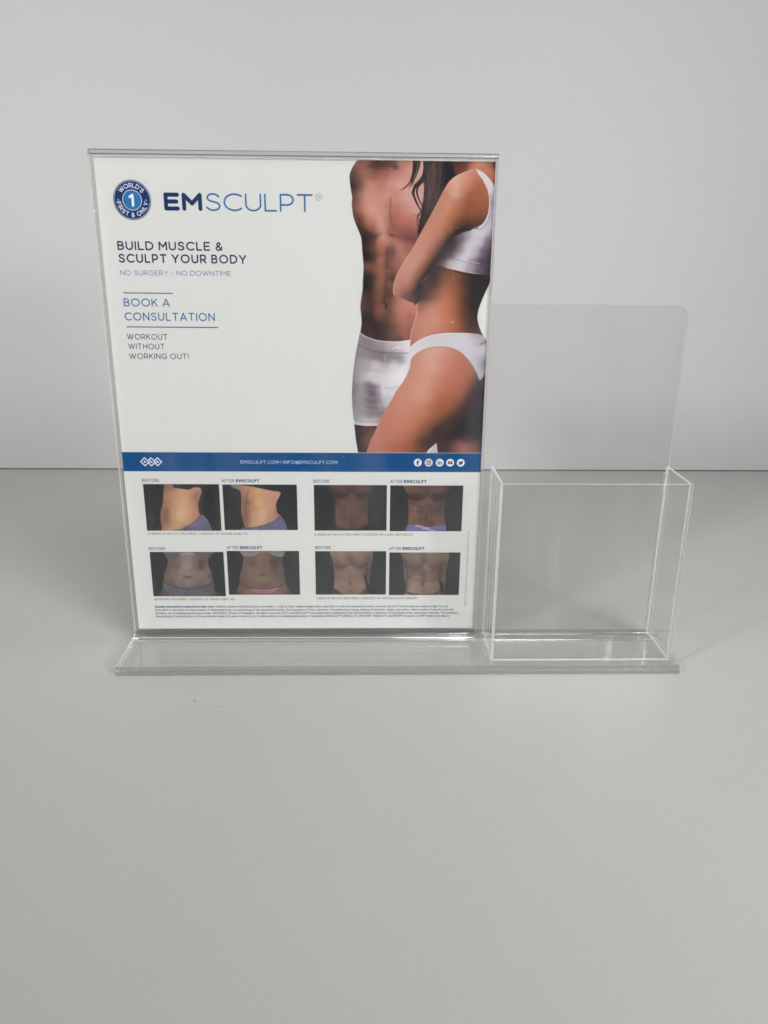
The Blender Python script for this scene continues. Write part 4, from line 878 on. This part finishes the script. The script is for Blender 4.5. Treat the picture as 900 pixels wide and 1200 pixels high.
def ex6(c, m):
    for p in ([(200,95),(380,95),(360,125),(300,145),(240,145),(210,130)], [(520,95),(650,92),(650,140),(600,145),(550,130)]):
        q = c.mask(curve(Z(260, 635, p), 5, True), .3); c.field(q, [(260+u/9, 635+v/9, 106, 106, 112) for u, v in [(260,115)]], 9)
    c.stroke(curve(Z(260, 635, [(225,140),(290,146),(350,130),(385,105)])), .8, (150, 148, 150), .8, .6); c.stroke(curve(Z(260, 635, [(500,105),(550,130),(610,148),(650,142)])), .8, (150, 148, 150), .8, .6)
    c.stroke(curve(Z(260, 635, [(190,430),(230,460),(290,485),(330,492)])), 1.0, (84, 34, 40), .95, .5); c.stroke(curve(Z(260, 635, [(680,430),(640,460),(590,482),(560,490)])), 1.0, (84, 34, 40), .95, .5)
    knick(260, 635, [(270,480),(350,490),(440,494),(540,490),(615,470)], [(580,520),(545,570),(440,580),(335,575),(310,530)],
      [(300,490,118,60,72),(400,520,132,76,90),(500,520,130,72,86),(440,560,110,56,70)], [([(310,505),(400,516),(500,514),(590,492)], .7, (196, 160, 168), .8), ([(325,530),(440,538),(560,525)], .6, (190, 150, 160), .7), ([(280,488),(400,498),(500,498),(600,480)], .6, (70, 28, 38), .8)])(c, m)
c = front(5, 260, 635, [(205,80),(655,80),(645,170),(650,250),(665,320),(672,400),(685,450),(700,600),(180,600),(185,450),(190,370),(210,290),(222,230),(220,150)],
 [(240,170,100,78,66),(320,180,112,84,68),(400,150,116,88,72),(470,160,112,86,72),(540,170,92,74,64),(610,160,84,70,64),(240,240,104,80,68),(320,220,94,74,62),(400,240,112,88,74),(480,240,110,86,72),(550,220,72,60,54),(610,220,84,70,62),
  (230,320,102,80,68),(320,320,116,90,76),(400,320,112,88,74),(480,320,108,86,72),(560,320,94,76,66),(630,320,96,78,68),(660,360,76,62,56),(220,400,100,78,68),(320,400,112,88,74),(430,390,120,94,82),(540,400,110,88,76),(640,400,98,80,68),
  (230,440,96,74,64),(340,460,104,82,70),(450,470,102,80,68),(560,460,104,82,70),(220,520,102,78,68),(270,540,112,86,76),(640,530,106,82,70),(680,560,72,58,54),(190,570,70,56,52)],
 [([(290,200),(320,225),(370,235)],1.4,(76,58,52),.5,1.6),([(600,185),(565,210),(535,215)],1.6,(58,48,46),.7,1.6),([(560,230),(570,290),(590,340)],1.4,(74,60,54),.5,1.8),([(412,348),(430,350),(450,340)],1.3,(50,36,32),.8,1.0),([(432,180),(430,300)],.8,(90,68,58),.4,1.6)], ex6)
PIC.append(('after', done(5, c)))
def hairs(c, m, ox, oy, x0, x1, y0, y1, n=70):
    for k in range(n):
        x = rnd.uniform(x0, x1); y = rnd.uniform(y0, y1)
        c.stroke(Z(ox, oy, [(x, y), (x+rnd.uniform(-25, 25), y+rnd.uniform(4, 14))]), .3, (74, 54, 52), .3, None, m)
def ex7(c, m):
    hairs(c, m, 365, 635, 260, 590, 110, 230)
    q = c.mask(curve(Z(365, 635, [(235,500),(260,490),(300,520),(350,548),(500,548),(560,500),(590,490),(605,520),(600,580),(235,580)]), 4, True), .3)
    c.field(q, [(365+u/9, 635+v/9, r, g, b) for u, v, r, g, b in [(270,530,72,54,48),(400,560,70,54,50),(560,530,74,56,50)]], 5)
    for k in range(40): c.blob(365+rnd.choice([rnd.uniform(245,320), rnd.uniform(530,595)])/9, 635+rnd.uniform(500,550)/9, .35, .35, rnd.choice([(150,126,104),(40,32,32)]), .8, q)
c = front(6, 365, 635, [(225,60),(632,60),(632,300),(630,440),(610,450),(595,380),(575,330),(568,380),(582,440),(590,520),(600,600),(235,600),(240,510),(245,430),(252,370),(244,310),(238,240),(228,180)],
 [(250,120,118,94,84),(330,130,134,106,96),(400,120,116,92,86),(470,120,128,102,92),(550,120,122,98,88),(615,120,104,84,78),(250,200,104,82,74),(330,190,124,98,90),(400,180,96,74,72),(450,200,100,78,72),(530,190,120,94,86),(600,190,90,70,66),(620,240,98,80,74),
  (270,250,86,66,60),(330,255,98,74,66),(410,240,134,104,90),(480,240,104,80,70),(550,245,84,64,60),(265,310,112,86,74),(340,310,126,98,84),(410,310,130,100,86),(480,310,122,94,82),(550,310,108,82,72),(600,330,70,56,54),(622,350,88,72,66),
  (270,380,116,88,76),(340,390,122,94,82),(410,390,118,90,78),(480,390,122,94,82),(550,390,112,86,74),(270,450,130,102,88),(350,450,132,104,90),(420,450,124,96,84),(500,450,132,104,90),(560,450,126,98,84),(330,520,122,98,86),(420,520,112,88,78),(510,520,118,94,82),(620,420,76,62,58)],
 [([(250,230),(290,262),(340,265),(390,245),(415,225)],1.0,(66,48,46),.7,1.2),([(420,225),(470,245),(530,262),(570,245),(590,225)],1.0,(66,48,46),.7,1.2),([(405,150),(425,185),(460,215)],1.2,(78,60,66),.6,1.2),([(412,300),(414,400)],.7,(84,62,56),.4,1.2),
  ([(412,432),(416,442)],1.3,(44,26,26),.9,.7),([(300,300),(300,390)],.7,(86,64,58),.3,1.2),([(570,350),(575,400)],1.0,(64,48,48),.5,1.2),([(595,220),(598,300),(590,360)],1.2,(64,50,50),.7,1.2)], ex7)
PIC.append(('before', done(6, c)))
def ex8(c, m):
    hairs(c, m, 450, 635, 280, 620, 110, 240)
    c.stroke(curve(Z(450, 635, [(240,510),(290,535),(360,550),(450,556),(540,548),(600,520),(612,500)])), 2.2, (60, 44, 42), .9, .8)
c = front(7, 450, 635, [(215,60),(672,60),(672,300),(664,440),(650,560),(640,440),(605,380),(596,400),(606,450),(612,510),(600,600),(235,600),(245,520),(246,440),(250,400),(232,420),(222,300),(218,180)],
 [(232,130,98,78,72),(290,130,116,92,84),(360,130,122,96,88),(430,130,104,84,82),(500,120,128,104,96),(570,130,118,94,84),(640,140,108,86,78),(235,220,82,64,60),(290,220,104,80,72),(360,210,116,90,82),(440,190,90,74,78),(500,200,114,92,86),(580,210,110,86,78),(640,220,88,70,66),
  (300,260,84,64,58),(350,265,88,66,60),(400,260,104,78,68),(460,265,142,112,98),(520,260,104,80,72),(580,260,86,66,62),(280,310,104,78,68),(340,310,108,82,72),(400,310,104,78,68),(440,310,96,72,64),(490,300,108,84,74),(560,310,106,80,70),(610,320,74,58,54),(650,340,92,76,70),
  (280,360,98,74,66),(340,360,128,98,86),(390,360,126,98,86),(435,370,88,66,58),(470,370,128,100,88),(520,370,112,86,76),(570,370,100,76,68),(280,430,132,104,92),(350,430,134,106,94),(420,430,114,88,78),(480,430,132,104,92),(560,430,120,94,82),(290,490,138,110,98),(380,500,130,102,90),(440,500,112,88,78),(520,500,120,94,84),(590,480,112,88,78),(240,440,46,42,44),(655,480,72,60,58)],
 [([(265,235),(310,262),(370,262),(420,235)],1.1,(70,52,50),.6,1.4),([(490,245),(550,265),(600,250),(625,215)],1.1,(70,52,50),.6,1.4),([(330,305),(380,280),(425,262)],.8,(74,54,50),.5,1.0),([(300,345),(350,335),(420,330)],.8,(74,54,50),.5,1.0),([(310,395),(370,402),(425,395)],.8,(74,54,50),.5,1.0),([(450,400),(500,402),(550,385)],.8,(74,54,50),.4,1.0),
  ([(432,290),(434,360),(432,430)],.8,(70,50,46),.6,1.0),([(424,434),(430,444)],1.3,(40,24,24),.95,.7),([(240,200),(255,280),(262,360),(250,400)],1.1,(56,42,42),.7,1.2),([(620,220),(608,300),(600,380)],1.1,(56,42,42),.7,1.2),([(432,460),(436,540)],.6,(84,62,56),.4,1.0)], ex8)
PIC.append(('after', done(7, c)))

# ---------- displayed values -> reflectance of ink on paper
refl = lin(np.clip(cv.a, 0, 255))/lin(WHITE)*np.array([.80, .81, .80])
H_, W2 = refl.shape[:2]
img = bpy.data.images.new('poster print', W2, H_, float_buffer=True)
img.colorspace_settings.name = 'Non-Color'
buf = np.ones((H_, W2, 4), np.float32); buf[..., :3] = refl[::-1]
img.pixels.foreach_set(buf.ravel()); img.update(); img.pack()
def print_mat(name):
    m, n, l, p = new_mat(name)
    t = n.new('ShaderNodeTexImage'); t.image = img; t.interpolation = 'Linear'; t.extension = 'EXTEND'
    l.new(t.outputs['Color'], p.inputs['Base Color']); p.inputs['Roughness'].default_value = .38
    p.inputs['Specular IOR Level'].default_value = .3
    return m
PRINT = print_mat('print on coated paper')
PX, PS = .0022, .0026                       # left edge and foot of the sheet in the sleeve
def sheet_pt(x, y, d):                      # mm on the sheet, d = distance towards the viewer in metres
    s = PS+(PHm-y)/1000
    z = Z0+s*math.cos(LEAN)
    return (PX+x/1000, math.tan(LEAN)*(z-Z0)-d, z)
def card(name, poly, d0, d1, parent):
    """a thin piece of the print: polygon in mm, from depth d0 (back) to d1 (front)"""
    n = len(poly); V = [sheet_pt(x, y, d1) for x, y in poly]+[sheet_pt(x, y, d0) for x, y in poly]
    F = [tuple(range(n))[::-1], tuple(range(n, 2*n))]+[(i, (i+1) % n, n+(i+1) % n, n+i) for i in range(n)]
    me = bpy.data.meshes.new(name); me.from_pydata(V, [], F); me.update()
    bm = bmesh.new(); bm.from_mesh(me); bmesh.ops.recalc_face_normals(bm, faces=bm.faces[:]); bm.to_mesh(me); bm.free()
    uv = me.uv_layers.new(name='UVMap'); P2 = list(poly)+list(poly)
    for lp in me.loops:
        x, y = P2[lp.vertex_index]; uv.data[lp.index].uv = (x/PWm, 1-y/PHm)
    o = bpy.data.objects.new(name, me); C.objects.link(o); me.materials.append(PRINT)
    if parent: o.parent = parent
    return o
def R4(r): return [(r[0], r[1]), (r[2], r[1]), (r[2], r[3]), (r[0], r[3])]
def ring(x, y, r, n=40): return [(x+r*math.cos(2*math.pi*i/n), y+r*math.sin(2*math.pi*i/n)) for i in range(n)]
D0, D1, D2 = .00012, .00015, .00018
poster = card('poster', R4((0, 0, PWm, PHm)), -.0001, D0, None)
tag(poster, 'printed white advertising poster with a toned couple in white underwear, inside the clear holder', 'poster')
card('couple_picture', R4(COUPLE), D0, D1, poster)
card('round_badge', ring(bx, by, BR), D0, D1, poster)
band = card('blue_band', R4((0, yb0, PWm, yb1)), D0, D1, poster)
for x, y, r in ICON: card('social_icon', ring(x, y, r, 24), D1, D2, band)
card('emblem', [(ex0-.3, cy), (ex0+r*0+hd-.2, cy-hd-.1), (ex1-hd+.2, cy-hd-.1), (ex1+.3, cy), (ex1-hd+.2, cy+hd+.1), (ex0+hd-.2, cy+hd+.1)], D1, D2, band)
for kind, r in PIC: card(kind+'_picture', R4(r), D0, D1, poster)
#ART1
# ------------------------------------------------------------------ dust on the table
bm = bmesh.new()
for (x, y, r) in [(-.02, .03, .0009), (.105, -.107, .0007), (.33, -.075, .0006), (.052, -.072, .0011), (.068, -.078, .0008), (.40, -.10, .0006),
                  (.21, -.15, .0004), (-.07, -.02, .0005), (.13, -.16, .0004), (.30, -.13, .0005), (.46, .02, .0005), (.02, -.13, .0004)] + [(rnd.uniform(-.25, .55), rnd.uniform(-.24, .36), rnd.uniform(.00012, .0004)) for _ in range(90)]:
    vs = [bm.verts.new((x+r*math.cos(q)*rnd.uniform(.4, 1.2), y+r*math.sin(q)*rnd.uniform(.2, .6), .0001)) for q in [k*1.0472 for k in range(6)]]
    tp = bm.verts.new((x, y, .0001+r*.4))
    for i in range(6): bm.faces.new((vs[i], vs[(i+1) % 6], tp))
me = bpy.data.meshes.new('dust_specks'); bm.to_mesh(me); bm.free()
m, n_, l_, p_ = new_mat('dust'); p_.inputs['Base Color'].default_value = (.22, .21, .19, 1)
d = link_mesh('dust_specks', me, m); tag(d, 'tiny grey dust specks scattered on the table', kind='stuff')
